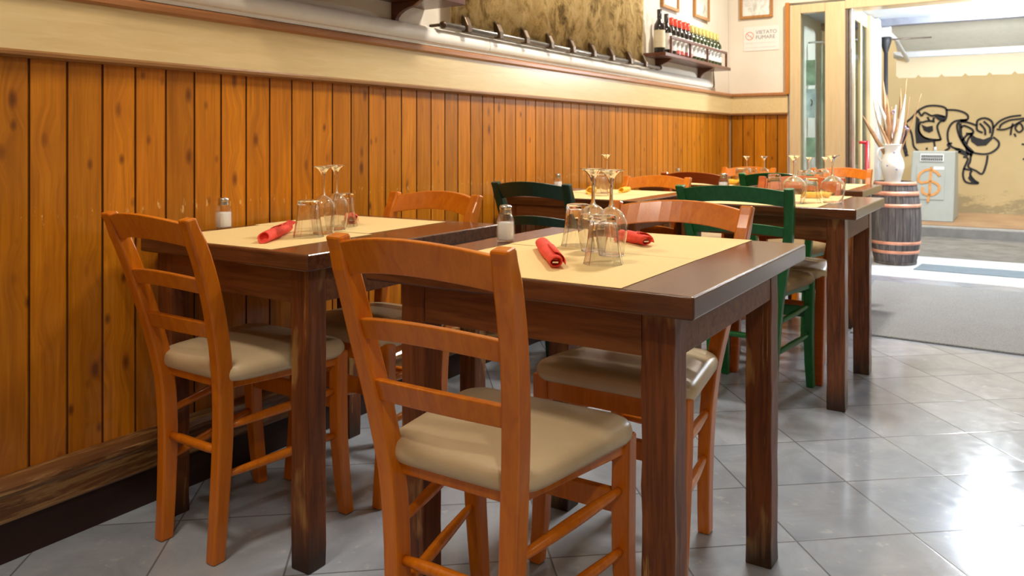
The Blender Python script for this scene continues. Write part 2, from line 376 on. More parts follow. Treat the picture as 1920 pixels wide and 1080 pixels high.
def lathe(b, prof, seg=28, cx=0, cy=0, cap0=False, cap1=False, facet=None):
    rings = []
    for (r, z) in prof:
        ring = []
        for k in range(seg):
            a = 2 * PI * k / seg; q = r
            if facet: q = r * (1 - facet * (k % 2))
            ring.append((cx + q * math.cos(a), cy + q * math.sin(a), z))
        rings.append(ring)
    rr = [[b.verts.new(p) for p in r] for r in rings]
    for a, c in zip(rr, rr[1:]):
        for i in range(seg):
            j = (i + 1) % seg; b.faces.new((a[i], a[j], c[j], c[i]))
    if cap0: b.faces.new(list(reversed(rr[0])))
    if cap1: b.faces.new(rr[-1])
    return b
def prism(b, pts, axis, a0, a1):
    """extrude a 2-D outline along an axis"""
    def P(u, v, a): return {'X': (a, u, v), 'Y': (u, a, v), 'Z': (u, v, a)}[axis]
    return loft(b, [[P(u, v, a0) for u, v in pts], [P(u, v, a1) for u, v in pts]])
def obj(name, b, m, parent=None, smooth=False, bevel=0, seg=2, label=None):
    bmesh.ops.recalc_face_normals(b, faces=b.faces)
    me = bpy.data.meshes.new(name); b.to_mesh(me); b.free(); me.materials.append(m)
    if smooth:
        for p in me.polygons: p.use_smooth = True
    o = bpy.data.objects.new(name, me); C.objects.link(o)
    if parent: o.parent = parent
    if bevel:
        md = o.modifiers.new('bevel', 'BEVEL'); md.width = bevel; md.segments = seg; md.limit_method = 'ANGLE'; md.angle_limit = R(35)
        md.harden_normals = False
    if label: o['label'] = label
    return o
def smooth_angle(o, a=35):
    for p in o.data.polygons: p.use_smooth = True
    md = o.modifiers.new('edges', 'EDGE_SPLIT'); md.split_angle = R(a); return o
def thing(name, label, cat, loc=(0, 0, 0), rz=0, group=None):
    o = bpy.data.objects.new(name, None); C.objects.link(o); o.empty_display_size = .1
    o.location = loc; o.rotation_euler = (0, 0, rz); o['label'] = label; o['category'] = cat
    if group: o['group'] = group
    return o
def tag(o, label, cat, group=None):
    o['label'] = label; o['category'] = cat
    if group: o['group'] = group
    return o
def struct(o): o['kind'] = 'structure'; return o
def dup(root, loc, rz, label, group=None):
    r = root.copy(); C.objects.link(r); r.location = loc; r.rotation_euler = (0, 0, rz); r['label'] = label
    if group: r['group'] = group
    for ch in list(root.children):
        c = ch.copy(); C.objects.link(c); c.parent = r
        for g in ch.children:
            d = g.copy(); C.objects.link(d); d.parent = c
    return r
def ribbon(b, pts, w, P, thick=.003):
    """stroke of width w along 2-D points mapped by P(u, v, depth)"""
    pts = [Vector(p) for p in pts]; n = len(pts)
    ws = w if isinstance(w, (list, tuple)) else [w] * n
    rings = []
    for i, p in enumerate(pts):
        t = pts[min(i + 1, n - 1)] - pts[max(i - 1, 0)]
        if t.length < 1e-9: t = Vector((1, 0))
        t.normalize(); q = Vector((-t.y, t.x)) * ws[i] / 2
        rings.append([P(*(p + q), 0), P(*(p - q), 0), P(*(p - q), thick), P(*(p + q), thick)])
    return loft(b, rings)
def spline(pts, k=6):
    out = []; n = len(pts)
    for i in range(n - 1):
        p0 = pts[max(i - 1, 0)]; p1 = pts[i]; p2 = pts[i + 1]; p3 = pts[min(i + 2, n - 1)]
        for j in range(k):
            t = j / k
            out.append(tuple(.5 * (2 * b + (c - a) * t + (2 * a - 5 * b + 4 * c - d) * t * t + (3 * b - a - 3 * c + d) * t ** 3) for a, b, c, d in zip(p0, p1, p2, p3)))
    out.append(tuple(pts[-1])); return out

# ------------------------------------------------------------------ room shell
WX, EY, RX, BY, HC = -2.09, 6.69, 3.2, -1.8, 3.0
b = new(); box(b, WX - .15, RX + .15, BY - .15, 6.62, -.1, 0); struct(obj('floor', b, TILE))
b = new(); box(b, -1.4, 2.2, 6.62, 7.9, -.1, 0); struct(obj('floor_entrance', b, MARB))
b = new(); box(b, WX - .15, RX + .15, BY - .15, EY + .2, HC, HC + .1); struct(obj('ceiling', b, CEIL))
b = new(); box(b, WX - .15, WX - .02, BY, EY, 0, HC); struct(obj('wall_left', b, WALLC))
RWALL = plaster_mat('tan_low_bounce_wall_paint', (.40, .31, .20), (.46, .36, .24), 3)  # tan tone kept dark so the unseen walls bounce less light
b = new(); box(b, RX, RX + .15, BY, EY, 0, HC); struct(obj('wall_right', b, RWALL))
b = new(); box(b, WX - .15, RX + .15, BY - .15, BY, 0, HC); struct(obj('wall_near', b, RWALL))
b = new(); box(b, WX - .15, -1.615, EY + .01, EY + .16, 0, HC); box(b, -1.615, 1.0, EY + .01, EY + .16, 2.14, HC); box(b, 1.0, RX + .15, EY + .01, EY + .16, 0, HC)
struct(obj('wall_far', b, WALLC))

def plank_wall(name, u0, u1, P, j0):
    b = new(); pitch = .0945; k = math.floor((u0 - j0) / pitch); 
    while j0 + k * pitch < u1:
        a = max(u0, j0 + k * pitch); c = min(u1, j0 + (k + 1) * pitch); k += 1
        if c - a < .004: continue
        g = .0035; d = .012
        r = [(a + .0006, 0), (a + .0006, d - .004), (a + g, d), (c - g, d), (c - .0006, d - .004), (c - .0006, 0)]
        loft(b, [[P(u, v, .10) for u, v in r], [P(u, v, 1.25) for u, v in r]])
    return struct(obj(name, b, PINE))
plank_wall('wall_left_panelling', BY, EY - .02, lambda u, v, z: (WX - .012 + v, u, z), -1.059 + WX * 0 + 2.09)
plank_wall('wall_far_panelling', WX, -1.622, lambda u, v, z: (u, EY + .01 - v, z), -1.059 - EY + .0945 * 60)
# shader boards are counted along x + y, so the joints line up with the built ones on both walls
b = new(); box(b, WX - .03, WX - .0125, BY, EY - .02, .0, 1.25); struct(obj('wall_left_backing', b, DARKB))
b = new(); box(b, WX - .012, WX + .004, BY, EY - .02, 0, .12); struct(obj('baseboard_left_plinth', b, DARKB))
def moulding(name, prof, m, y0=BY, y1=EY - .02, bev=0):
    b = new(); prism(b, [(WX + u, z) for u, z in prof], 'Y', y0, y1)
    for v in b.verts: pass
    return struct(obj(name, b, m, bevel=bev))
def mould_far(name, prof, m):
    b = new(); loft(b, [[(x, EY - u, z) for u, z in prof] for x in (WX + .0, -1.617)]); return struct(obj(name, b, m))
trim = [(0, .105), (.022, .105), (.026, .112), (.026, .165), (.032, .175), (.044, .182), (.044, .194), (.034, .204), (.016, .212), (0, .215)]
moulding('baseboard_left', trim, TRIMW); mould_far('baseboard_far', trim, TRIMW)
band = [(0, 1.25), (.018, 1.25), (.018, 1.39), (0, 1.39)]
moulding('trim_1', band, BAND); mould_far('trim_2', band, BAND)
md = [(0, 1.232), (.020, 1.232), (.027, 1.238), (.027, 1.246), (.019, 1.252), (0, 1.252)]
moulding('trim_3', md, MOULD); mould_far('trim_4', md, MOULD)
st = [(-.02, 1.388), (.024, 1.388), (.034, 1.394), (.034, 1.408), (.028, 1.416), (-.02, 1.418)]
moulding('trim_5', st, STRIP); mould_far('trim_6', st, STRIP)
# cable trunking along the wall above the panelling: runs, joints and end
tk = thing('cable_trunking', 'cream rounded cable trunking running along the top edge of the wooden wall panelling', 'trunking', (0, 0, 0))
prof = [(-.0185, 1.419), (.024, 1.419), (.026, 1.430), (.034, 1.434), (.040, 1.444), (.041, 1.458), (.038, 1.472), (.030, 1.485), (.018, 1.495), (.004, 1.500), (-.0185, 1.501)]
ys = [BY + .02, 1.32, 3.02, 4.72, 6.12]
for a, c in zip(ys, ys[1:]):
    b = new(); prism(b, [(WX + u, z) for u, z in prof], 'Y', a + .0015, c - .0015); smooth_angle(obj('trunking_length', b, TRUNK, tk), 30)
b = new(); tube(b, spline([(WX + .005, 6.13, 1.455), (WX + .012, 6.22, 1.45), (WX + .006, 6.25, 1.49), (WX - .006, 6.26, 1.60)], 5), .004, 6); tag(obj('cable', b, VENT, smooth=True), 'thin dark cable rising from the trunking end to the bottle shelf', 'cable')

# ------------------------------------------------------------------ shop front: door frame, entrance passage, outer frame
d1 = struct(thing('door_1', 'beige framed glass door panel beside the entrance opening', 'door'))
for k in ('label', 'category'): del d1[k]
def part(name, fn, m, par, bev=.003, **kw):
    b = new(); fn(b); return obj(name, b, m, par, bevel=bev, **kw)
part('frame_post', lambda b: box(b, -1.598, -1.512, EY - .03, EY + .05, 0, 2.115), ALU, d1, bev=.006)
part('frame_post', lambda b: box(b, -1.326, -1.175, EY - .03, EY + .05, 0, 2.115), ALU, d1, bev=.006)
part('frame_rail', lambda b: box(b, -1.512, -1.326, EY - .03, EY + .05, 2.045, 2.115), ALU, d1, bev=.004)
part('frame_rail', lambda b: box(b, -1.512, -1.326, EY - .03, EY + .05, 0, .25), ALU, d1, bev=.004)
part('glass_pane', lambda b: box(b, -1.512, -1.326, EY + .005, EY + .011, .25, 2.045), PANE, d1, bev=0)
part('hinge', lambda b: [tube(b, [(-1.168, EY + .01, z), (-1.168, EY + .01, z + .09)], .009, 8) for z in (1.0,)], BRONZE, d1, bev=0)
part('hinge', lambda b: [tube(b, [(-1.168, EY + .01, z), (-1.168, EY + .01, z + .09)], .009, 8) for z in (1.9,)], BRONZE, d1, bev=0)
b = new(); box(b, -1.176, 1.0, EY - .03, EY + .16, 2.052, 2.14); struct(obj('trim_7', b, ALU, bevel=.005))
b = new(); box(b, -1.632, -1.600, EY - .035, EY + .02, 1.40, 2.14); struct(obj('trim_8', b, wood('orange_architrave', (.62, .25, .05), (.50, .17, .03), 'Z', .35, .3), bevel=.004))
b = new(); box(b, -1.176, -1.155, EY - .02, EY + .14, 0, 2.052); struct(obj('trim_9', b, BROWNM))
# passage side, west: steel posts and glass in front of a cream panel
b = new(); box(b, -1.152, -1.13, EY + .0, EY + .10, 0, 2.10); struct(obj('trim_10', b, STEEL, bevel=.003))
b = new(); box(b, -1.155, -1.148, EY + .14, 7.55, .12, 2.02); struct(obj('window_1', b, PANE))
b = new(); box(b, -1.165, -1.142, EY + .12, EY + .20, 0, 2.11); box(b, -1.165, -1.140, 7.15, 7.22, 0, 2.11); box(b, -1.165, -1.12, 7.52, 7.72, 0, 2.11); box(b, -1.165, -1.145, EY + .14, 7.55, 2.0, 2.11); box(b, -1.165, -1.145, EY + .14, 7.55, 0, .14)
struct(obj('window_1_frame', b, ALU, bevel=.003))
b = new(); box(b, -1.17, -1.085, 7.72, 7.90, 0, 2.11); struct(obj('trim_11', b, GREYM, bevel=.006))
b = new(); box(b, -1.25, -1.165, 7.86, 7.98, 0, 2.6); struct(obj('trim_12', b, GREYM, bevel=.006))
b = new(); box(b, -1.62, -1.60, EY + .16, 7.9, 0, 2.12); box(b, -2.3, -1.2, 7.88, 7.90, 0, .8); struct(obj('wall_display_recess', b, WALLC))
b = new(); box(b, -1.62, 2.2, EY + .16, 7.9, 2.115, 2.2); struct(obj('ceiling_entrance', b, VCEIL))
b = new(); box(b, 1.9, 2.05, EY + .16, 7.9, 0, 2.12); struct(obj('wall_entrance_right', b, WALLC))
b = new(); box(b, -1.6, 3.4, 7.86, 7.98, 2.055, 2.115); struct(obj('trim_13', b, DKM))
b = new(); box(b, -4.5, -1.25, 7.98, 8.1, 0, 3.2); box(b, -1.25, 4.5, 7.92, 8.05, 2.30, 3.4); struct(obj('wall_facade', b, YEL))
b = new(); box(b, -1.5, 2.2, 7.90, 7.99, 2.115, 2.32); struct(obj('trim_14', b, AWNG))
# recessed spot and bright lamp in the entrance ceiling
sp = thing('recessed_spotlight', 'small dark recessed spotlight in the white entrance ceiling', 'light', (-.874, 7.14, 2.115))
b = new(); lathe(b, [(.035, -.001), (.042, -.006), (.040, 0)], 20); obj('ring', b, DKM, sp, smooth=True)
b = new(); lathe(b, [(.0, .0), (.034, -.002)], 20); obj('bulb', b, VENT, sp, smooth=True)
lp = thing('ceiling_lamp', 'bright white round lamp on the entrance ceiling at the top right', 'lamp', (-.22, 7.3, 2.115))
b = new(); lathe(b, [(.13, 0), (.13, -.012), (.12, -.016)], 32); obj('lamp_housing', b, AWNG, lp, smooth=True)
b = new(); lathe(b, [(.12, -.004), (.10, -.018), (.0, -.020)], 32); obj('diffuser', b, LAMPW, lp, smooth=True)
# what shows through the narrow door pane: curtain and posters
cu = thing('curtain', 'pale hanging curtain seen through the narrow door pane', 'curtain', (0, 0, 0))
b = new(); r = []
for k in range(40):
    x = -1.50 + k * .0075; r.append((x, 7.30 + .014 * math.sin(k * 1.35)))
for (p, q) in zip(r, r[1:]):
    vs = [b.verts.new(v) for v in ((p[0], p[1], .1), (q[0], q[1], .1), (q[0], q[1], 1.86), (p[0], p[1], 1.86))]; b.faces.new(vs)
bmesh.ops.remove_doubles(b, verts=b.verts, dist=.0001)
o = obj('fabric', b, simple('pale_green_grey_curtain', (.58, .62, .50), .8), cu, smooth=True); o.modifiers.new('t', 'SOLIDIFY').thickness = .003
b = new(); tube(b, [(-1.59, 7.30, 1.88), (-1.17, 7.30, 1.88)], .008, 8); obj('rod', b, STEEL, cu, smooth=True)
for nm, z0, z1, m, lb in (('poster', 1.50, 1.72, POST, 'green leafy poster behind the narrow door pane, the topmost of the sheets'), ('poster', 1.22, 1.47, POSTB, 'pale blue poster with a dark curved mark behind the door pane'), ('poster', .88, 1.05, POST, 'green poster low behind the narrow door pane beside the curtain')):
    b = new(); box(b, -1.592, -1.515, 7.22, 7.226, z0, z1); o = tag(obj(nm, b, m), lb, 'poster')
    if m is POSTB:
        b = new(); ribbon(b, [(-1.56 + .018 * math.cos(a), 1.35 + .03 * math.sin(a)) for a in [(-1.2 + k * .3) for k in range(9)]], .008, lambda u, v, d: (u, 7.219 - d, v)); k = obj('curved_mark', b, VENT); k.parent = o

# ------------------------------------------------------------------ street
b = new(); box(b, -5, 6, 7.9, 9.72, -.12, -.012); struct(obj('ground_street', b, STREET))
b = new(); box(b, -5, 6, 9.72, 9.86, -.12, .09); struct(obj('trim_15', b, SIDEW, bevel=.012))
b = new(); box(b, -5, 6, 9.86, 12.0, -.12, .085); struct(obj('ground_pavement', b, SIDEW))
b = new(); box(b, -1.6, .02, 9.95, 11.85, .085, .092); struct(obj('ground_rusty_slab', b, BRN))
GY = 11.9
b = new(); box(b, -7, 7, GY, GY + .2, -.1, 4.5); struct(obj('wall_street', b, YEL))
# awning
aw = thing('awning', 'cream canvas awning with scalloped valance outside the entrance', 'awning', (0, 0, 0))
AY = 9.0
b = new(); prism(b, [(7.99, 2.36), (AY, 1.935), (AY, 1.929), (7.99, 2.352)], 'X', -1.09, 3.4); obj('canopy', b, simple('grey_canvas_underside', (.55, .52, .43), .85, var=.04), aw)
b = new(); box(b, -1.125, 3.45, AY - .03, AY + .03, 1.858, 1.925); obj('front_bar', b, AWNG, aw, bevel=.012)
b = new(); pts = []
x = -1.10; top = []; bot = []
sc = .205
for k in range(22):
    for j in range(8):
        u = j / 8; x = -1.10 + (k + u) * sc
        dip = .028 * (1 - min(1, min(u, 1 - u) / .10)); pts.append((x, 1.655 + dip + .002 * math.sin(6 * u)))
for (p, q) in zip(pts, pts[1:]):
    yv = lambda X: AY - .012 + .006 * math.sin(X * 9)
    vs = [b.verts.new(v) for v in ((p[0], yv(p[0]), p[1]), (q[0], yv(q[0]), q[1]), (q[0], AY - .008, 1.862), (p[0], AY - .008, 1.862))]; b.faces.new(vs)
bmesh.ops.remove_doubles(b, verts=b.verts, dist=.0001)
o = obj('valance', b, AWN, aw); o.modifiers.new('t', 'SOLIDIFY').thickness = .004
b = new(); tube(b, [(-1.06, 8.0, 2.02), (-1.03, 8.45, 1.99), (-.99, 8.97, 1.83)], [.022, .020, .018], 10); obj('folding_arm', b, AWNG, aw, smooth=True)
b = new(); box(b, -1.10, -1.02, 7.985, 8.04, 1.97, 2.07); obj('arm_bracket', b, AWNG, aw, bevel=.006)
b = new(); tube(b, [(-1.08, 8.1, 1.955), (-.72, 8.3, 1.975)], .007, 8); obj('crank_rod', b, BROWNM, aw, smooth=True)
dp = thing('drainpipe', 'dark blue-black pipe with a round head outside the entrance post', 'pipe', (-1.07, 8.05, 0))
b = new(); tube(b, [(0, 0, 0), (0, 0, 1.85)], .018, 10); obj('pipe', b, VENT, dp, smooth=True)
b = new(); lathe(b, [(.0, 1.985), (.045, 1.985), (.048, 1.93), (.03, 1.87), (.018, 1.83)], 16); obj('pipe_head', b, VENT, dp, smooth=True)

# graffiti on the street wall, sprayed strokes (points read off the photo, laid on the wall plane)
def GP(u, v, d):
    return (u, GY - .0015 - d, v)
def gpt(crop):   # crop coords of the 1600..1920 x 120..520 view, 2.7 px per px
    out = []
    for (x, y) in crop:
        p = atY(1600 + x / 2.7, 120 + y / 2.7, GY); out.append((p.x, p.z))
    return out
def gfill(par, crop):
    b = new(); pts = gpt(crop); loft(b, [[GP(u, v, 0) for u, v in pts], [GP(u, v, .003) for u, v in pts]]); obj('solid_patch', b, SPRAY, par)
K = .0024 * 2.7  # metres per crop px is about .0026
def strokes(b, lst, w, par=None):
    for pts in lst:
        if par: b = new()
        ribbon(b, spline(gpt(pts), 5), w, GP)
        if par: obj('stroke', b, SPRAY, par)
g1 = thing('graffiti_figure', 'black sprayed graffiti figure with a cap and wide grin, above the grey box', 'graffiti', (0, 0, 0))
b = new()
strokes(b, [[(262, 300), (300, 268), (330, 235), (375, 213), (430, 212), (468, 225), (472, 262), (462, 288)],
            [(330, 238), (345, 262), (362, 246), (395, 262), (425, 258), (465, 268)],
            [(470, 232), (520, 234), (560, 245), (580, 262), (575, 282), (540, 284)],
            [(462, 288), (440, 292), (425, 318), (436, 360), (444, 384)],
            [(444, 384), (400, 382), (360, 372), (335, 345), (333, 310), (345, 290)],
            [(348, 296), (380, 288), (412, 292)], [(375, 268), (385, 286)], [(408, 270), (404, 290)],
            [(408, 390), (412, 420), (406, 456)], [(262, 300), (290, 340), (300, 380), (308, 420), (345, 455)],
            [(268, 335), (262, 372), (262, 410), (272, 450)]], .025)
obj('outline', b, SPRAY, g1)
b = new()
gfill(g1, [(318, 262), (336, 280), (332, 330), (350, 362), (395, 385), (442, 378), (440, 388), (390, 396), (345, 400), (318, 402), (312, 340)])
gfill(g1, [(344, 306), (372, 318), (402, 312), (404, 338), (384, 348), (358, 338)])
gfill(g1, [(405, 262), (462, 262), (462, 290), (430, 284)])
gfill(g1, [(247, 352), (270, 345), (258, 380), (262, 440), (282, 462), (262, 470), (248, 420)])
gfill(g1, [(366, 425), (376, 422), (378, 432), (368, 435)])
g2 = thing('graffiti_mouse_shape', 'black sprayed graffiti of a curled rounded figure with a shoe, right of the grin', 'graffiti', (0, 0, 0))
g2.name = 'graffiti_creature'
b = new()
strokes(b, [[(575, 282), (510, 292), (480, 335), (480, 390), (500, 420), (540, 432)],
            [(575, 285), (528, 300), (532, 350), (555, 400), (590, 440), (640, 455), (690, 452), (730, 425), (736, 395), (708, 370)],
            [(545, 292), (575, 295), (600, 302), (625, 312)], [(545, 325), (560, 312), (600, 330), (605, 350), (570, 352)],
            [(625, 312), (630, 285), (665, 274), (700, 290), (708, 330), (700, 368)],
            [(640, 300), (665, 330), (668, 360)], [(660, 290), (690, 320), (692, 350)], [(625, 312), (628, 335), (655, 348)],
            [(605, 350), (575, 360), (552, 388)], [(605, 352), (582, 380), (574, 405)],
            [(500, 400), (478, 408), (486, 425), (465, 440), (480, 455), (520, 452), (545, 440)],
            [(595, 450), (592, 490), (582, 520), (620, 540), (652, 556), (672, 510), (680, 462)],
            [(556, 470), (580, 480), (560, 530), (556, 570), (575, 600), (632, 604), (612, 588), (592, 560), (600, 540)],
            [(556, 530), (600, 538)]], .025)
obj('outline', b, SPRAY, g2)
b = new()
gfill(g2, [(590, 350), (596, 392), (628, 416), (672, 412), (706, 378), (700, 366), (660, 382), (622, 372)])
gfill(g2, [(532, 300), (548, 300), (552, 360), (580, 412), (612, 442), (600, 470), (572, 455), (566, 425), (538, 370)])
gfill(g2, [(505, 425), (550, 430), (590, 455), (575, 470), (530, 448)])
gfill(g2, [(590, 560), (606, 588), (632, 604), (598, 600), (580, 578)])
g3 = thing('graffiti_lettering', 'black sprayed scrawl reading Tos at the right edge of the street wall', 'graffiti', (0, 0, 0))
b = new()
strokes(b, [[(708, 325), (740, 290), (790, 268), (850, 260)], [(725, 330), (760, 332), (800, 318), (850, 290), (880, 282)],
            [(740, 325), (750, 305), (790, 285), (840, 278), (900, 270)], [(808, 300), (800, 330), (796, 360)],
            [(835, 300), (820, 325), (838, 345), (858, 330), (850, 305), (835, 300)], [(900, 290), (872, 296), (880, 315), (895, 330), (872, 345)],
            [(815, 352), (822, 368)], [(852, 405), (880, 410)], [(858, 480), (880, 486)]], .022, g3)

# street cabinet
BX0, BX1 = atY(1703, 400, 10.35).x, atY(1787, 400, 10.35).x
cab = thing('street_cabinet', 'grey metal street cabinet with a vent and an orange sprayed dollar sign', 'cabinet', (0, 0, .092))
FY, TYb = 10.35, 10.75
H = .80
b = new()
prof = [(FY, 0), (11.2, 0), (11.2, H), (TYb, H)]
loft(b, [[(x, y, z) for y, z in prof] for x in (BX0, BX1)]); obj('body', b, BOXG, cab, bevel=.01)
def CP(u, v, d):
    t = v / H; return (u, FY + (TYb - FY) * t - d - .001, v)
def rect_on(b, u0, u1, v0, v1, d):
    loft(b, [[CP(u0, v0, 0), CP(u1, v0, 0), CP(u1, v1, 0), CP(u0, v1, 0)], [CP(u0, v0, d), CP(u1, v0, d), CP(u1, v1, d), CP(u0, v1, d)]])
W = BX1 - BX0
b = new(); rect_on(b, BX0 + .13 * W, BX0 + .78 * W, .24, .64, .006); obj('door', b, BOXG, cab, bevel=.002)
vf = new(); rect_on(vf, BX0 + .20 * W, BX0 + .74 * W, .68, .77, .010); vo = obj('vent', vf, WHP, cab, bevel=.002)
b = new()
for k in range(11):
    for j in range(2):
        u = BX0 + (.225 + k * .0455) * W; v = .690 + j * .036
        loft(b, [[CP(uu, vv, .011) for uu, vv in ((u, v), (u + .033 * W, v), (u + .033 * W, v + .03), (u, v + .03))], [CP(uu, vv, .013) for uu, vv in ((u, v), (u + .033 * W, v), (u + .033 * W, v + .03), (u, v + .03))]])
k = obj('vent_slots', b, VENT, cab); 
b = new(); rect_on(b, BX0 + .52 * W, BX0 + .76 * W, .585, .62, .009); obj('plate', b, WHP, cab)
def cpt(l): return [(BX0 + (x - 278) / 252 * W, H * (795 - y) / 333) for x, y in l]
b = new()
for pts, ww in (([(448, 582), (420, 560), (375, 552), (335, 570), (322, 600), (345, 615), (400, 608), (440, 625), (446, 645), (420, 668), (380, 672), (352, 660), (352, 636)], .026), ([(396, 538), (392, 600), (392, 660), (384, 706)], .026)):
    ribbon(b, spline(cpt(pts), 5), ww, lambda u, v, d: CP(u, v, .0095 + d))
obj('dollar_sign', b, OSPR, cab)
b = new(); tube(b, [(BX0 + .5 * W, 10.95, H), (BX0 + .5 * W, 10.95, H + .05)], [.02, .012], 10); obj('top_knob', b, WHP, cab, smooth=True)

# ------------------------------------------------------------------ floor mats
b = new(); loft(b, [[(x, y, z) for x, y in ((-.92, 6.33), (1.6, 6.40), (1.6, 4.45), (-.78, 4.56))] for z in (0.0005, .010)])
tag(obj('floor_mat', b, MATG, bevel=.003), 'large pale grey carpet mat on the tiled floor before the entrance', 'mat')
b = new(); loft(b, [[(x, y, z) for x, y in ((-.71, 7.40), (1.6, 7.40), (1.6, 7.02), (-.74, 7.05))] for z in (0.0005, .006)])
tag(obj('floor_mat', b, MATD, bevel=.002), 'narrow slate blue mat strip in the pale entrance threshold', 'mat')

# ------------------------------------------------------------------ barrel, jug and dried plants
BC = (-.908, 7.36)
br = thing('wine_barrel', 'weathered dark oak barrel with copper coloured hoops in the entrance', 'barrel', (BC[0], BC[1], 0))
BH = .685
def brad(z): t = z / BH * 2 - 1; return .155 + .043 * (1 - t * t)
b = new()
for k in range(22):
    a0 = 2 * PI * k / 22 + .008; a1 = 2 * PI * (k + 1) / 22 - .008
    rings = []
    for i in range(15):
        z = BH * i / 14; r = brad(z); rings.append([(q * math.cos(a), q * math.sin(a), z) for q, a in ((r, a0), (r * 1.004, (a0 + a1) / 2), (r, a1), (r - .02, a1), (r - .02, a0))])
    loft(b, rings)
obj('staves', b, BARREL, br)
b = new(); lathe(b, [(0, BH - .02), (brad(BH) - .012, BH - .02), (brad(BH) - .012, BH - .035), (0, BH - .035)], 24); obj('lid', b, BARREL, br)
for z0, z1 in ((.655, .684), (.57, .605), (.475, .503), (.17, .195), (.095, .120), (.0, .022)):
    b = new(); lathe(b, [(brad(z0) - .002, z0), (brad(z0) + .005, z0), (brad(z1) + .005, z1), (brad(z1) - .002, z1)], 44)
    obj('hoop', b, HOOP if z0 > .05 else BARREL, br, smooth=True)
jg = thing('ceramic_jug', 'white glazed ceramic jug with blue flecks on top of the barrel', 'jug', (BC[0] - .02, BC[1], BH - .019))
b = new(); prof = [(0, .0), (.055, .0), (.062, .008), (.070, .05), (.088, .12), (.090, .16), (.078, .205), (.062, .245), (.060, .27), (.072, .315), (.076, .322), (.070, .322), (.055, .27), (.058, .245), (.083, .16), (.06, .02), (0, .015)]
sm = spline([(r, z) for r, z in prof], 3); lathe(b, sm, 32); obj('body', b, CERA, jg, smooth=True)
b = new(); tube(b, spline([(-.055, -.02, .30), (-.098, -.04, .285), (-.108, -.045, .24), (-.09, -.035, .195), (-.078, -.03, .19)], 5), .009, 8); obj('handle', b, CERA, jg, smooth=True)
b = new()
for a, z, r in ((-1.9, .15, .0885), (-1.1, .12, .086), (-1.2, .26, .0605)):
    lathe_c = Vector((r * math.cos(a), r * math.sin(a), z)); bmesh.ops.create_icosphere(b, subdivisions=2, radius=.008, matrix=Matrix.Translation(lathe_c))
obj('painted_flecks', b, BLUEP, jg, smooth=True)
dpnt = thing('dried_plant', 'bundle of dried tan and white husks standing in the white jug', 'dried plant', (BC[0] - .02, BC[1], BH + .26))
def blade(tip, base, w, m, name='husk'):
    w = w * 1.55
    b = new(); t = Vector(tip); s0 = Vector(base); n = 9; rings = []
    side = Vector((random.uniform(-.1, .1) + 1, random.uniform(-.6, .6), 0)).normalized()
    curl = random.uniform(-.02, .02)
    for i in range(n):
        u = i / (n - 1); p = s0.lerp(t, u) + Vector((curl * math.sin(u * PI), .012 * math.sin(u * 4), 0))
        ww = w * (math.sin(PI * min(1, u * .85 + .12)) ** .8) * (1 - .75 * u ** 4) + .001
        fold = Vector((0, -.35 * ww, 0))
        rings.append([p - side * ww, p + fold, p + side * ww, p + fold + Vector((0, -.0025, 0))])
    loft(b, rings); return obj(name, b, m, dpnt, smooth=True)
def tipat(px, py):
    v = atY(px, py, BC[1]) - Vector((BC[0] - .02, BC[1], BH + .26)); return (v.x, random.uniform(-.05, .05), v.z)
for (px, py, ww, m) in ((1612, 206, .012, LEAF1), (1636, 172, .010, LEAF2), (1644, 182, .014, LEAF2), (1656, 150, .017, LEAF1), (1664, 178, .016, LEAF1), (1672, 200, .014, LEAF1), (1680, 196, .012, LEAF2), (1688, 165, .012, LEAF1), (1700, 148, .006, LEAF1), (1699, 178, .017, LEAF2), (1693, 190, .012, LEAF2), (1727, 176, .004, LEAF1), (1706, 182, .004, LEAF1), (1648, 225, .013, LEAF1), (1685, 222, .012, LEAF1)):
    blade(tipat(px, py), (random.uniform(-.03, .03), random.uniform(-.03, .03), -.1), ww, m)
b = new()
for px, py in ((1676, 208), (1671, 212), (1696, 238), (1700, 242)):
    v = tipat(px, py); bmesh.ops.create_icosphere(b, subdivisions=1, radius=.014, matrix=Matrix.Translation(v)); tube(b, [v, (0, 0, -.1)], .0015, 5)
obj('flower_heads', b, LEAF3, dpnt)
# red pipe with a bent top beside the passage window
rp = atY(1626, 258, 7.0)
b = new(); tube(b, [(rp.x, 7.0, .0), (rp.x, 7.0, 1.02)], .016, 12); rd = thing('red_post', 'red enamelled metal post with a short arm beside the entrance glass', 'post', (0, 0, 0))
obj('pole', b, REDM, rd, smooth=True)
b = new(); tube(b, [(rp.x, 7.0, 1.008), (rp.x - .055, 6.97, 1.008)], .012, 10); obj('arm', b, REDM, rd, smooth=True)

# ------------------------------------------------------------------ things on the left wall
def bracket(name, y, z, dep, h, par, t=.022):
    pts = [(WX - .02, z), (WX - .02 + dep, z)] + [(WX - .02 + .02 + (dep - .03) * (1 - math.sin(a)), z - .02 - (h - .02) * (1 - math.cos(a))) for a in [PI / 2 * k / 6 for k in range(1, 7)]] + [(WX - .02 + .02, z - h), (WX - .02, z - h)]
    b = new(); prism(b, pts, 'Y', y - t / 2, y + t / 2); return obj(name, b, DKW, par, bevel=.002)
s1 = thing('wall_shelf', 'dark brown wooden shelf above the trunking, left of the tapestry', 'shelf', (0, 0, 0))
b = new(); box(b, WX - .02, -1.90, 1.55, 2.62, 1.572, 1.60); obj('board', b, DKW, s1, bevel=.003)
b = new(); box(b, -1.918, -1.90, 1.55, 2.62, 1.60, 1.68); obj('front_rail', b, DKW, s1, bevel=.003)
bracket('bracket', 2.42, 1.572, .15, .075, s1)
tp = thing('tapestry', 'ochre woven landscape tapestry hanging on the wall above the metal rod', 'tapestry', (0, 0, 0))
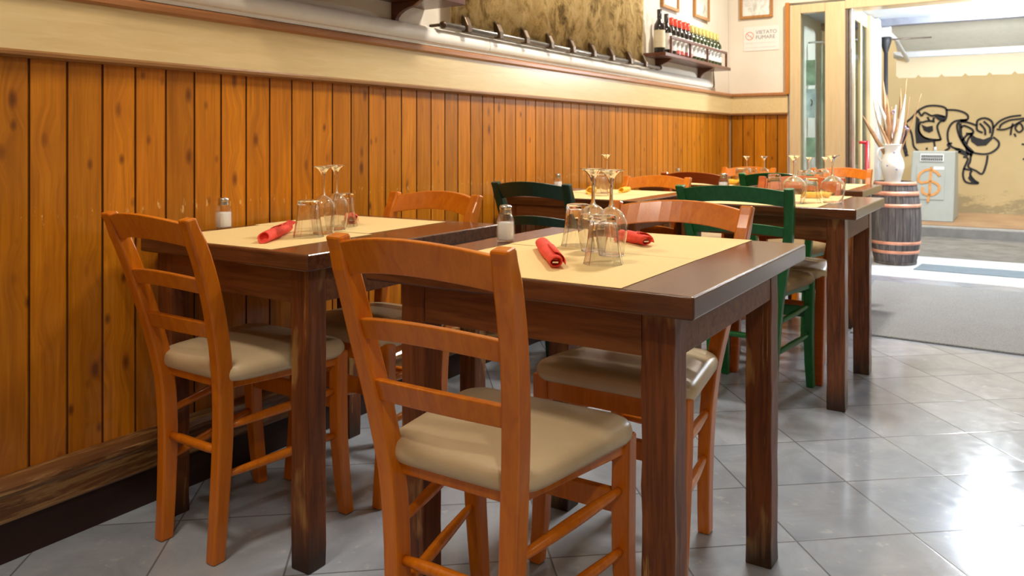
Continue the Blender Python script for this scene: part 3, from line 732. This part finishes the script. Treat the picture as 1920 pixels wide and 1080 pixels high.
b = new(); n = 60
for i in range(n):
    y0 = 2.74 + (4.79 - 2.74) * i / n; y1 = 2.74 + (4.79 - 2.74) * (i + 1) / n
    f = lambda y: -2.062 + .004 * math.sin(y * 13) + .002 * math.sin(y * 31)
    zb = lambda y: 1.532 + .006 * math.sin(y * 24.5 + 1)
    vs = [b.verts.new(v) for v in ((f(y0), y0, zb(y0)), (f(y1), y1, zb(y1)), (f(y1), y1, 2.75), (f(y0), y0, 2.75))]; b.faces.new(vs)
bmesh.ops.remove_doubles(b, verts=b.verts, dist=.0001)
o = obj('cloth', b, TAP, tp, smooth=True); o.modifiers.new('t', 'SOLIDIFY').thickness = .004
rod = thing('curtain_rod', 'dark metal rod with clips along the lower edge of the tapestry', 'rod', (0, 0, 0))
b = new(); tube(b, [(-2.04, 2.66, 1.512), (-2.04, 5.0, 1.506)], .011, 12); obj('rod', b, simple('grey_steel_rod', (.30, .29, .28), .35, .8), rod, smooth=True)
for y in (2.655, 5.01):
    b = new(); bmesh.ops.create_icosphere(b, subdivisions=2, radius=.017, matrix=Matrix.Translation((-2.04, y, 1.510))); tube(b, [(-2.04, y, 1.51), (-2.108, y, 1.51)], .007, 8); obj('finial', b, BRONZE, rod, smooth=True)
for y in [2.816, 3.067, 3.301, 3.54, 3.774, 4.02, 4.261, 4.517, 4.746]:
    b = new(); prism(b, [(-2.052, 1.496), (-2.016, 1.492), (-2.018, 1.525), (-2.034, 1.56), (-2.050, 1.575), (-2.054, 1.56)], 'Y', y - .017, y + .017); obj('clip', b, BRONZE, rod, bevel=.004)
# bottle shelf
bs = thing('bottle_shelf', 'narrow reddish wooden wall shelf with a divided guard rail holding wine bottles', 'shelf', (0, 0, 0))
ZS = 1.60
b = new(); box(b, WX - .02, -1.955, 4.90, 6.27, ZS - .024, ZS); obj('board', b, DKW, bs, bevel=.003)
b = new(); box(b, -1.975, -1.960, 5.02, 6.20, ZS + .10, ZS + .118); obj('guard_rail', b, DKW, bs, bevel=.002)
for y in (5.028, 5.389, 5.751, 6.19):
    b = new(); box(b, -1.975, -1.960, y - .008, y + .008, ZS, ZS + .10); obj('guard_post', b, DKW, bs, bevel=.002)
bracket('bracket', 5.11, ZS - .024, .12, .08, bs); bracket('bracket', 5.95, ZS - .024, .12, .08, bs)
def bottle(y, h, glass, cap, lab, label, r=.036, low=False):
    t = thing('wine_bottle', label, 'bottle', (-2.02, y, ZS + .0005), 0, 'wine bottles on the bottle shelf')
    prof = [(0, 0), (r * .92, 0), (r, .006), (r, h * .60), (r * .92, h * .66), (r * .55, h * .74), (r * .40, h * .79), (r * .38, h * .96), (r * .42, h * .965), (r * .42, h), (0, h)]
    b = new(); lathe(b, prof, 20); obj('glass_body', b, glass, t, smooth=True)
    b = new(); lathe(b, [(r * .42, h * .80), (r * .43, h * .84), (r * .44, h + .001), (0, h + .002)], 16); obj('capsule', b, cap, t, smooth=True)
    b = new(); lathe(b, [(r + .0006, h * (.16 if low else .12)), (r + .0006, h * .52)], 20); obj('paper_label', b, lab, t, smooth=True)
    if low: b = new(); lathe(b, [(r + .0006, h * .06), (r + .0006, h * .16)], 20); obj('lower_label', b, PNKG, t, smooth=True)
ysb = [5.0, 5.085, 5.165, 5.243, 5.321, 5.47 - .06, 5.48, 5.565, 5.645, 5.725, 5.805, 5.885, 5.965, 6.045, 6.125]
ordn = ['first', 'second', 'third', 'fourth', 'fifth', 'sixth', 'seventh', 'eighth']
for i, y in enumerate(ysb):
    if i == 0: bottle(4.955, .285, BLKG, BLKC, LBLC, 'tall dark wine bottle at the left end of the shelf, outside the guard rail', .037)
    elif i == 1: bottle(y - .01, .272, BLKG, BLKC, LBL, 'dark capped wine bottle just inside the guard rail, next to the tall one')
    elif i < 7: bottle(y, .258, BLKG, REDC, LBL, 'wine bottle with a red capsule, %s red one from the left on the wall shelf' % ordn[i - 2], low=i > 2)
    else: bottle(y, .252, GRNG, YELC, LBL, 'green wine bottle with a yellowish capsule, %s yellow one from the left on the shelf' % ordn[i - 7])

# framed pictures and the sign
def frame_on_left(y0, y1, z0, z1, m, label):
    t = thing('picture_frame', label, 'picture', (WX - .018, (y0 + y1) / 2, (z0 + z1) / 2))
    a, c = (y1 - y0) / 2, (z1 - z0) / 2; fw = .022
    b = new(); box(b, 0, .022, -a, a, -c, -c + fw); box(b, 0, .022, -a, a, c - fw, c); box(b, 0, .022, -a, -a + fw, -c + fw, c - fw); box(b, 0, .022, a - fw, a, -c + fw, c - fw); obj('frame', b, FRW, t, bevel=.003)
    b = new(); box(b, .002, .008, -a + fw, a - fw, -c + fw, c - fw); obj('picture', b, m, t)
frame_on_left(5.19, 5.50, 1.945, 2.33, PRINT, 'light wood framed white picture above the bottle shelf, left of the pair')
frame_on_left(5.83, 6.16, 1.96, 2.36, PRINTG, 'light wood framed grey picture above the bottle shelf, nearer the corner')
t = thing('picture_frame', 'wood framed pale drawing on the short far wall above the paper notice', 'picture', (-1.873, EY + .01, 2.23))
b = new(); a, c, fw = .136, .19, .022
box(b, -a, a, -.022, 0, -c, -c + fw); box(b, -a, a, -.022, 0, c - fw, c); box(b, -a, -a + fw, -.022, 0, -c + fw, c - fw); box(b, a - fw, a, -.022, 0, -c + fw, c - fw); obj('frame', b, FRW, t, bevel=.003)
b = new(); box(b, -a + fw, a - fw, -.008, -.002, -c + fw, c - fw); obj('picture', b, PRINT, t)
sg = thing('no_smoking_notice', 'white paper notice reading VIETATO FUMARE on the short far wall', 'sign', (-1.835, EY + .008, 1.87))
b = new(); box(b, -.145, .145, -.002, 0, -.10, .10); obj('sheet', b, simple('white_notice_paper', (.84, .80, .74), .6, var=.02), sg)
def text(name, s, size, loc, par, m, align='LEFT'):
    cu_ = bpy.data.curves.new(name, 'FONT'); cu_.body = s; cu_.size = size; cu_.extrude = .0004; cu_.align_x = align
    o = bpy.data.objects.new(name, cu_); C.objects.link(o)
    bpy.context.view_layer.update()
    me = bpy.data.meshes.new_from_object(o.evaluated_get(bpy.context.evaluated_depsgraph_get()))
    bpy.data.objects.remove(o); me.materials.clear(); me.materials.append(m)
    q = bpy.data.objects.new(name, me); C.objects.link(q); q.parent = par; q.location = loc; q.rotation_euler = (PI / 2, 0, 0); return q
text('lettering', 'VIETATO', .043, (-.045, -.0026, .038), sg, INK); text('lettering', 'FUMARE', .043, (-.045, -.0026, -.004), sg, INK)
b = new(); ribbon(b, [(-.095 + .032 * math.cos(a), .025 + .032 * math.sin(a)) for a in [2 * PI * k / 24 for k in range(25)]], .006, lambda u, v, d: (u, -.0022 - d, v), .0006)
ribbon(b, [(-.118, .045), (-.072, .005)], .006, lambda u, v, d: (u, -.0022 - d, v), .0006); obj('ring_symbol', b, REDI, sg)
b = new(); box(b, -.115, -.078, -.003, -.0022, .022, .029); 
for zz in (-.038, -.075): box(b, -.13, .12, -.003, -.0022, zz, zz + .003)
obj('small_print', b, simple('pale_grey_ink', (.60, .57, .53), .6), sg)

# ------------------------------------------------------------------ tables
def table(name, x0, x1, y0, y1, z, label, leg=LEGW, lw=.064, over=.040, legs=None):
    cx, cy = (x0 + x1) / 2, (y0 + y1) / 2; a, c = (x1 - x0) / 2, (y1 - y0) / 2
    t = thing('dining_table', label, 'table', (cx, cy, 0), 0, 'dark wooden tables of the two rows')
    T = .040
    b = new(); box(b, -a, a, -c, c, z - T, z); o = obj('tabletop', b, TW, t, bevel=.005, seg=3)
    a2, c2 = a - over, c - over; zt = z - T - .0006; ah = .085
    for sy in (-1, 1):
        b = new(); y = sy * (c2 - .012); box(b, -a2 + lw, a2 - lw, y - .010, y + .010, zt - ah, zt); obj('apron', b, APR, t, bevel=.002)
    for sx in (-1, 1):
        b = new(); x = sx * (a2 - .012); box(b, x - .010, x + .010, -c2 + lw, c2 - lw, zt - ah, zt); obj('apron', b, APR, t, bevel=.002)
    for sx in (-1, 1):
        for sy in (-1, 1):
            xa = sx * a2; xb = sx * (a2 - lw); ya = sy * c2; yb = sy * (c2 - lw)
            X0, X1 = sorted((xa, xb)); Y0, Y1 = sorted((ya, yb))
            b = new(); rings = []
            for i in range(15):
                zz = zt * i / 14 + .0; q = lambda: random.uniform(-.0012, .0012)
                rings.append([(X0 + q(), Y0 + q(), zz), (X1 + q(), Y0 + q(), zz), (X1 + q(), Y1 + q(), zz), (X0 + q(), Y1 + q(), zz)])
            loft(b, rings); obj('leg', b, leg, t, bevel=.003)
    return t
TZ1, TZ2 = .772, .764
table('t', -1.178, -.455, 1.262, 2.062, TZ1, 'dark wooden table nearest on the aisle, set with two red napkins', lw=.062, over=.054)
table('t', -2.045, -1.392, 1.300, 2.105, TZ2, 'dark wooden table nearest along the panelled wall, set with two red napkins', lw=.059, over=.032)
table('t', -1.262, -.522, 3.172, 3.895, TZ1, 'middle dark wooden aisle table in front of the green chair back', leg=LEGL, lw=.066, over=.047)
table('t', -2.035, -1.365, 3.105, 3.78, TZ1, 'middle dark wooden table by the panelled wall with yellow napkins', over=.012, lw=.05)
table('t', -1.31, -.725, 4.60, 5.30, .757, 'farthest dark wooden aisle table, nearest the entrance mat', over=.055, lw=.055)
table('t', -2.04, -1.35, 4.66, 5.40, .757, 'farthest dark wooden table in the corner by the panelled wall', over=.012, lw=.05)

# ------------------------------------------------------------------ chairs (face +Y)
def slat(b, x, ypos, zb, zt, arch, bow, th=.018, xt=None):
    n = 13; rings = []
    for i in range(n):
        u = -1 + 2 * i / (n - 1); k = 1 - u * u
        y = ypos - bow * k; X = x * u
        lo = zb + arch * k; hi = zt + arch * k * 1.05
        rings.append([(X, y - th / 2 - .004 * (0), lo), (X, y + th / 2, lo), (X, y + th / 2 - .004, hi), (X, y - th / 2 - .004, hi)])
    loft(b, rings)
def chair(x, y, rz, label, wood_m, h=.85, seat_m=SEAT, tw=.168, fw=.116, lean=0):
    t = thing('dining_chair', label, 'chair', (x, y, 0), rz, 'ladder back dining chairs')
    k = h / .85
    sp_ = tw - fw
    path = [(fw, -.178, 0), (fw + .03 * sp_, -.170, .12), (fw + .12 * sp_, -.163, .28), (fw + .27 * sp_, -.168, .42), (fw + .52 * sp_, -.188 + lean * .1, .54), (fw + .78 * sp_, -.220 + lean * .3, .66), (fw + .92 * sp_, -.254 + lean * .6, .76), (tw, -.294 + lean, .852)]
    path = spline(path, 3)
    def ppos(z):
        for p, q in zip(path, path[1:]):
            if p[2] <= z <= q[2] + 1e-6:
                u = (z - p[2]) / (q[2] - p[2]); return tuple(a + (c - a) * u for a, c in zip(p, q))
        return path[-1]
    for s in (-1, 1):
        b = new(); rings = []
        for i, (px, py, pz) in enumerate(path):
            wd = .0160 + .0015 * min(1, pz / .4); dp = .0180 + .003 * math.sin(PI * min(1, pz / .85)) - (.004 if pz > .8 else 0)
            # section square to the post: lean changes it little
            sl = .35 if pz > .45 else 0
            rings.append([(s * px - wd, py - dp, (pz - sl * dp * .9) * k), (s * px + wd, py - dp, (pz - sl * dp * .9) * k), (s * px + wd, py + dp, (pz + sl * dp * .2) * k), (s * px - wd, py + dp, (pz + sl * dp * .2) * k)])
        for j in range(4): rings[0][j] = (rings[0][j][0], rings[0][j][1], 0)
        loft(b, rings); obj('back_post', b, wood_m, t, bevel=.005, seg=2)
    for (zb, zt, ar, bow, nm) in ((.778, .838, .018, .030, 'top_slat'), (.662, .700, .014, .028, 'back_slat'), (.550, .590, .010, .026, 'back_slat')):
        p = ppos((zb + zt) / 2 / 1); b = new(); slat(b, (p[0] - .008), p[1], zb * k, zt * k, ar, bow)
        q = ppos(zb); q2 = ppos(zt)
        for v in b.verts:    # lean with the posts
            v.co.y += (v.co.z / k - (zb + zt) / 2) * (q2[1] - q[1]) / (zt - zb)
        obj(nm, b, wood_m, t, bevel=.003, seg=2)
    # front legs, slightly bowed forward at the foot
    FX, FYY = .180, .158
    for s in (-1, 1):
        b = new(); rings = []
        for (dx, dy, z, a) in ((.000, .030, 0, .0165), (-.002, .016, .10, .0180), (-.002, .004, .22, .0190), (0, 0, .34, .0195), (.002, 0, .455, .0190)):
            rings.append([(s * (FX + dx) + ux * a, FYY + dy + uy * a, z) for ux, uy in ((-1, -1), (1, -1), (1, 1), (-1, 1))])
        loft(b, [[v for v in r] for r in [tuple(r) for r in rings]]); obj('front_leg', b, wood_m, t, bevel=.006, seg=3)
    # seat frame
    b = new(); z0, z1 = .395, .442; bx = path[0][0] + .004
    box(b, -FX + .016, FX - .016, FYY - .008, FYY + .012, z0, z1)
    z0 = .418
    box(b, -.125, .125, -.160, -.142, z0, z1)
    for s in (-1, 1):
        loft(b, [[(s * (bx + .012), -.145, z0), (s * (bx + .012) - s * .018, -.145, z0), (s * (bx + .012) - s * .018, -.145, z1), (s * (bx + .012), -.145, z1)],
                 [(s * (FX + .010), FYY - .016, z0), (s * (FX + .010) - s * .018, FYY - .016, z0), (s * (FX + .010) - s * .018, FYY - .016, z1), (s * (FX + .010), FYY - .016, z1)]])
    obj('seat_frame', b, wood_m, t, bevel=.003)
    # rungs
    for s in (-1, 1):
        for zz in (.325, .205):
            p = ppos(zz); p0 = Vector((s * p[0], p[1] + .012, zz)); p1 = Vector((s * FX, FYY - .012 + (.004 if zz < .3 else 0), zz + .022))
            b = new(); tube(b, [p0.lerp(p1, u) for u in (0, .12, .35, .5, .65, .88, 1)], [.0075, .0095, .0115, .012, .0115, .0095, .0075], 12); obj('side_rung', b, wood_m, t, smooth=True)
    p = ppos(.265); b = new(); tube(b, [(-p[0] + .01, p[1], .265), (-p[0] * .5, p[1], .265), (p[0] * .5, p[1], .265), (p[0] - .01, p[1], .265)], [.008, .0115, .0115, .008], 12); obj('back_rung', b, wood_m, t, smooth=True)
    b = new(); box(b, -FX + .012, FX - .012, FYY - .008, FYY + .010, .295, .340); obj('front_stretcher', b, wood_m, t, bevel=.003)
    # seat cushion: rounded trapezoid with domed top
    zc = .442
    def outline(sc, inset=0):
        pts = []
        base = [(-.160, -.178), (.160, -.178), (.207, .150), (.180, .186), (-.180, .186), (-.207, .150)]
        # sample with rounded corners and a slightly bowed front
        P = [Vector(p) for p in base]; n = len(P); out = []
        for i in range(n):
            p0, p1, p2 = P[i - 1], P[i], P[(i + 1) % n]
            r = .060 if i < 2 else .022
            aa = p1 + (p0 - p1).normalized() * r; cc = p1 + (p2 - p1).normalized() * r
            for q in range(5):
                u = q / 4; out.append(aa * (1 - u) ** 2 + p1 * 2 * u * (1 - u) + cc * u * u)
            for q in range(1, 5):
                u = q / 5; nx = P[(i + 1) % n]; nn = P[(i + 2) % n]; r2 = .060 if (i + 1) % n < 2 else .022
                e = nx + (p1 - nx).normalized() * r2; out.append(cc.lerp(e, u))
        ctr = Vector((0, .02)); return [ctr + (q - ctr) * sc for q in out]
    rings = []
    for sc, z in ((.90, -.004), (.96, -.001), (.99, .007), (1.0, .017), (.99, .027), (.965, .035), (.91, .041), (.75, .046), (.5, .049), (.2, .051)):
        rings.append([(q.x, q.y, zc + .001 + z) for q in outline(sc)])
    b = new(); loft(b, rings); obj('seat' if seat_m is SEAT else 'rush_seat', b, seat_m, t, smooth=True)
    return t
chair(-.843, 1.285, 0, 'bright orange ladder back chair nearest the camera, back towards us, beige cushion', OR, .864, tw=.174, fw=.118, lean=.028)
chair(-1.762, 1.432, R(-1), 'orange ladder back chair at far left by the panelled wall, beige cushion', OR, .850, tw=.160, fw=.106)
chair(-.822, 1.868, PI, 'orange chair tucked under the far side of the nearest aisle table, facing us', OR, .850, tw=.194)
chair(-1.700, 1.875, PI, 'orange chair against the wall across the nearest wall table, facing us', OR, .846, tw=.176)
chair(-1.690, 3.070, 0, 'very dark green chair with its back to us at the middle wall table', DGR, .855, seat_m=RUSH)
chair(-.928, 3.290, 0, 'bright green chair with a rush seat at the middle aisle table, back to us', GR, .852, seat_m=RUSH, tw=.208)
chair(-1.600, 3.600, PI, 'orange chair on the far side of the middle wall table, facing us', OR, .838)
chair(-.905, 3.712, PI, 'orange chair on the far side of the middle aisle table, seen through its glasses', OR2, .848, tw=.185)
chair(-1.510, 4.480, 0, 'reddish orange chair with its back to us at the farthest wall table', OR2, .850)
chair(-1.062, 4.425, 0, 'dark green chair with its back to us at the farthest aisle table', GR, .857, seat_m=RUSH)
chair(-.985, 5.160, PI, 'orange chair at the far side of the farthest aisle table, nearest the barrel', OR, .845)
chair(-1.615, 5.290, PI, 'orange chair in the far corner behind the inverted glasses of the wall table', OR, .835)

# ------------------------------------------------------------------ table settings
def placemat(cx, cy, sx, sy, z, rot, label):
    n = 14; b = new(); rings = []
    loft(b, [[(-sx, -sy, 0), (sx, -sy, 0), (sx, sy, 0), (-sx, sy, 0)], [(-sx, -sy, .0006), (sx, -sy, .0006), (sx, sy, .0006), (-sx, sy, .0006)]])
    o = obj('placemat', b, PAPER); o.location = (cx, cy, z + .0003); o.rotation_euler = (0, 0, rot); tag(o, label, 'placemat', 'straw coloured paper placemats'); return o
placemat(-.828, 1.464, .239, .196, TZ1, R(.3), 'straw paper placemat under the red napkin nearest the camera, aisle table')
placemat(-.830, 1.862, .242, .198, TZ1, R(-.3), 'straw paper placemat on the far half of the nearest aisle table')
placemat(-1.765, 1.492, .228, .182, TZ2, R(1.2), 'straw paper placemat near the wall chair, with the fork napkin on it')
placemat(-1.800, 1.868, .230, .190, TZ2, R(2.0), 'straw paper placemat on the far half of the nearest wall table')
placemat(-.90, 3.36, .235, .18, TZ1, R(.5), 'straw paper placemat behind the green chair back, middle aisle table')
placemat(-.89, 3.715, .235, .17, TZ1, R(-.5), 'straw paper placemat on the far half of the middle aisle table')
placemat(-1.67, 3.28, .23, .165, TZ1, R(1), 'straw paper placemat behind the dark green chair, middle wall table')
placemat(-1.67, 3.615, .23, .155, TZ1, R(-1), 'straw paper placemat on the far half of the middle wall table')
placemat(-1.03, 4.80, .225, .17, .757, 0, 'straw paper placemat on the near half of the farthest aisle table')
placemat(-1.03, 5.13, .225, .15, .757, R(1), 'straw paper placemat on the far half of the farthest aisle table')
placemat(-1.72, 4.86, .25, .17, .757, 0, 'straw paper placemat on the near half of the farthest wall table')
placemat(-1.72, 5.22, .25, .17, .757, 0, 'straw paper placemat on the far half of the farthest wall table')

def tumbler(loc, label, sc=1, group='upside down tumblers'):
    o = bpy.data.objects.get('tumbler')
    if not o:
        b = new(); seg = 20
        pr = [(0, .1015), (.021, .1015), (.0275, .100), (.0290, .096), (.030, .078), (.0335, .045), (.0385, .014), (.0420, 0), (.0402, 0), (.0367, .014), (.0315, .045), (.028, .078), (.0255, .088), (.0, .089)]
        lathe(b, pr, seg, facet=.03); o = obj('tumbler', b, GLASS); smooth_angle(o, 14); o.location = loc
    else:
        o = o.copy(); C.objects.link(o); o.location = loc
    o.scale = (sc, sc, sc); tag(o, label, 'glass', group); return o
def wineglass(loc, label, sc=1, group='upside down wine glasses', wide=1):
    r = bpy.data.objects.get('wine_glass' if wide == 1 else 'red_wine_glass')
    if not r:
        r = thing('wine_glass' if wide == 1 else 'red_wine_glass', label, 'glass', loc, 0, group)
        b = new()   # bowl, rim down
        bp = spline([(.0275, 0), (.033, .03), (.036, .055), (.034, .078), (.022, .098), (.006, .108)], 4)
        ip = [(max(q - .0012, .001), z - (.0015 if z > .09 else 0)) for q, z in reversed(bp)]
        lathe(b, [(q * wide, z) for q, z in bp + ip + [bp[0]]], 32); obj('bowl', b, GLASS, r, smooth=True)
        b = new(); lathe(b, spline([(.0075, .106), (.0045, .117), (.0036, .140), (.0048, .160), (.0095, .174), (.018, .1835), (.027, .1880)], 4), 14); obj('stem', b, GLASS, r, smooth=True)
        b = new(); lathe(b, [(.006, .180), (.016, .1865), (.030, .1895), (.0305, .1905), (.016, .1895), (.0, .1892)], 32); obj('foot', b, GLASS, r, smooth=True)
    else: r = dup(r, loc, 0, label)
    r.location = loc; r.scale = (sc, sc, sc); r['label'] = label; return r
z1 = TZ1 + .0012; z2 = TZ2 + .0012
def onz(px, py, z):
    a = (px - 960) / FPX; d = FPX * (CH - z) / (py - HZ); return ((-_s + _c * a) * d, (_c + _s * a) * d, z)
# the places of glasses follow from where their rims stand on each table top
tumbler(onz(1131, 494, z1), 'clear upside down tumbler in front of the others on the nearest aisle table')
tumbler(onz(1084, 460, z1), 'clear upside down tumbler left of the wine glasses, nearest aisle table')
wineglass(onz(1112, 470, z1), 'clear wine glass upside down, left one of two on the nearest aisle table')
wineglass(onz(1146, 478, z1), 'clear wine glass upside down, right one of two on the nearest aisle table')
tumbler(onz(578, 444, z2), 'clear upside down tumbler in front on the nearest wall table')
wineglass(onz(606, 438, z2), 'clear wine glass upside down, left one of two on the nearest wall table')
wineglass(onz(630, 430, z2), 'clear wine glass upside down, right one of two on the nearest wall table')
tumbler(onz(645, 424, z2), 'clear upside down tumbler hidden behind the wine glasses of the nearest wall table')
# middle wall table
wineglass(onz(1137, 362, z1), 'clear upside down wine glass on the middle wall table, rising behind the nearest ones', .98)
tumbler(onz(1125, 367, z1), 'clear upside down tumbler on the middle wall table')
# middle aisle table
wineglass(onz(1489, 381, z1), 'wide clear wine glass upside down, left of two on the middle aisle table', 1.02, wide=1.3)
wineglass(onz(1561, 380, z1), 'wide clear wine glass upside down, right of two on the middle aisle table', 1.02, wide=1.3)
tumbler(onz(1452, 368, z1), 'clear upside down tumbler left of the wine glasses on the middle aisle table')
tumbler(onz(1520, 380, z1), 'clear upside down tumbler between the two wine glasses, middle aisle table')
# farthest tables
z3 = .7582
def oat(px, Y): a = (px - 960) / FPX; d = Y / (_c + _s * a); return ((-_s + _c * a) * d, Y, z3)
wineglass(oat(1517, 4.98), 'small looking wine glass upside down, left on the farthest aisle table', .88)
wineglass(oat(1547, 5.05), 'small looking wine glass upside down, right on the farthest aisle table', .88)
tumbler(oat(1504, 4.90), 'upside down tumbler left on the farthest aisle table', .9)
tumbler(oat(1534, 5.02), 'upside down tumbler between the wine glasses, farthest aisle table', .9)
wineglass(oat(1400, 5.10), 'small looking wine glass upside down, left on the farthest wall table', .88)
wineglass(oat(1433, 5.10), 'small looking wine glass upside down, right on the farthest wall table', .88)
tumbler(oat(1388, 4.98), 'upside down tumbler left on the farthest wall table', .95)
tumbler(oat(1412, 5.12), 'upside down tumbler between the wine glasses, farthest wall table', .9)

def shaker(loc, label, sc=1):
    r = bpy.data.objects.get('salt_shaker')
    if r:
        r = dup(r, loc, 0, label); r.scale = (sc,) * 3; return r
    r = thing('salt_shaker', label, 'salt shaker', loc, R(12), 'glass salt shakers')
    def sq(h, q): return [(h * c_, h * s_, q) for c_, s_ in ((math.copysign(abs(math.cos(a)) ** .55, math.cos(a)), math.copysign(abs(math.sin(a)) ** .55, math.sin(a))) for a in [2 * PI * k / 24 for k in range(24)])]
    b = new(); loft(b, [sq(.019, 0), sq(.0205, .003), sq(.0205, .052), sq(.017, .064), sq(.0145, .068), sq(.0145, .074), sq(.013, .074), sq(.0155, .064), sq(.0185, .052), sq(.0185, .005)], cap=False); obj('jar', b, JARG, r, smooth=True)
    b = new(); loft(b, [sq(.0175, .004), sq(.018, .006), sq(.018, .046), sq(.0165, .048)]); obj('salt_fill', b, SALT, r, smooth=True)['kind'] = 'stuff'
    b = new(); lathe(b, [(.0155, .070), (.0160, .073), (.0148, .075), (.0158, .078), (.0148, .080), (.0158, .083), (.0160, .088), (.013, .0915), (0, .093)], 22); obj('cap', b, CAPM, r, smooth=True)
    return r
shaker(onz(948, 452, z1 - .001), 'glass salt shaker on the bare corner of the nearest aisle table')
shaker(onz(419, 428, z2 - .001), 'glass salt shaker by the panelled wall on the nearest wall table')
shaker(onz(1046, 358, z1 - .001), 'glass salt shaker by the wall on the middle wall table', .95)
shaker(onz(1356, 360, z1 - .001), 'glass salt shaker left on the middle aisle table behind the green chair')
shaker((-1.93, 5.05, z3), 'glass salt shaker by the wall on the farthest wall table', .9)

def napkin(loc, rz, label, m, L=.12, r=.0145, fork=False, kind='red'):
    t = thing('napkin_roll', label, 'napkin', (loc[0], loc[1], loc[2] + r * .93), rz, 'rolled paper napkins with cutlery')
    # rolled wrap: spiral section lofted along its length, ends a bit wider on one side
    b = new(); n = 12; seg = 26; rings = []
    for i in range(n):
        u = i / (n - 1); x = (u - .5) * L; rr = r * (1.0 + .10 * math.sin(u * 3.0)) * (.86 if u > .55 else 1.0)
        ring = []
        for k in range(seg):
            a = 2 * PI * k / seg + u * .6; q = rr * (1 - .10 * (k / seg)) * (1 + .02 * math.sin(5 * a + i))
            z = q * math.sin(a); ring.append((x + .010 * math.sin(a) * (1 if i in (0, n - 1) else 0), q * math.cos(a) * 1.12, max(z, -r * .92)))
        rings.append(ring)
    inner = [[(p[0], p[1] * .82, p[2] * .82) for p in rings[-1]], [(p[0] - .02, p[1] * .78, p[2] * .78) for p in rings[-1]]]
    innb = [[(p[0] + .02, p[1] * .78, p[2] * .78) for p in rings[0]], [(p[0], p[1] * .82, p[2] * .82) for p in rings[0]]]
    loft(b, innb + rings + inner); obj('wrap', b, m, t, smooth=True)
    b = new()   # loose flap folded over the roll
    rings = []
    for i in range(8):
        a = -.3 + i * .28; q = r * 1.16
        x0 = -.1 * L + i * .004; x1 = .50 * L - i * .003
        rings.append([(x0, q * math.cos(a) * 1.1, max(q * math.sin(a), -r * .9)), (x1, q * math.cos(a) * 1.1, max(q * math.sin(a), -r * .9)), (x1, (q + .001) * math.cos(a) * 1.1, max((q + .001) * math.sin(a), -r * .9)), (x0, (q + .001) * math.cos(a) * 1.1, max((q + .001) * math.sin(a), -r * .9))])
    loft(b, rings); obj('flap', b, m, t, smooth=True)
    if fork:
        b = new(); 
        for k in range(4): tube(b, [(L * .30, -.0065 + k * .0043, .003), (L * .52, -.0075 + k * .005, .008), (L * .60, -.0075 + k * .005, .0085)], [.0013, .0012, .0006], 6)
        obj('fork', b, CUTL, t, smooth=True)
        b = new(); rings = []
        for i in range(6):
            u = i / 5; rings.append([(L * (.30 + .30 * u), -.010 - .010 * u, .002 + .012 * u), (L * (.30 + .22 * u), .004 - .004 * u, .012 + .010 * u), (L * (.30 + .22 * u), .004 - .004 * u, .0128 + .010 * u), (L * (.30 + .30 * u), -.010 - .010 * u, .0028 + .012 * u)])
        loft(b, rings); obj('loose_corner', b, m, t)
    else:
        b = new(); box(b, L * .40, L * .47, -.007, .006, -.004, .000); box(b, L * .36, L * .46, -.006, .005, .003, .0045); obj('cutlery', b, CUTL, t, bevel=.001)
    return t
def roll(p0, p1, z, label, m, r=.0145, fork=False, L=None):
    a = Vector(onz(*p0, z)); c = Vector(onz(*p1, z)); v = c - a; mid = (a + c) / 2
    return napkin(mid, math.atan2(v.y, v.x), label, m, L or v.length, r, fork)
roll((1016, 466), (1043, 504), z1, 'red napkin roll left of the tumblers on the nearest aisle table', REDN)
roll((1166, 450), (1214, 462), z1, 'red napkin roll with its open end towards the aisle, behind the glasses', REDN)
roll((494, 456), (540, 436), z2, 'red napkin roll with fork tines poking out on the nearest wall table', REDN, fork=True)
roll((660, 408), (660, 426), z2, 'red napkin roll seen end-on behind the glasses on the nearest wall table', REDN, L=.11)
roll((1100, 366), (1118, 360), z1, 'yellow napkin roll on the middle wall table, left of the inverted glass', YELN, r=.017, L=.10)
roll((1158, 363), (1184, 358), z1, 'yellow napkin roll on the middle wall table, right of the inverted glass', YELN, r=.013, L=.12)
p = onz(1522, 374, z1); napkin((p[0], p[1] + .10, z1), R(20), 'yellow napkin roll behind the tumbler on the middle aisle table', YELN, .11)
p = oat(1372, 4.83); napkin((p[0], p[1], z3), R(-20), 'yellow napkin roll on the farthest wall table left of the tumbler', YELN, .12, .016)
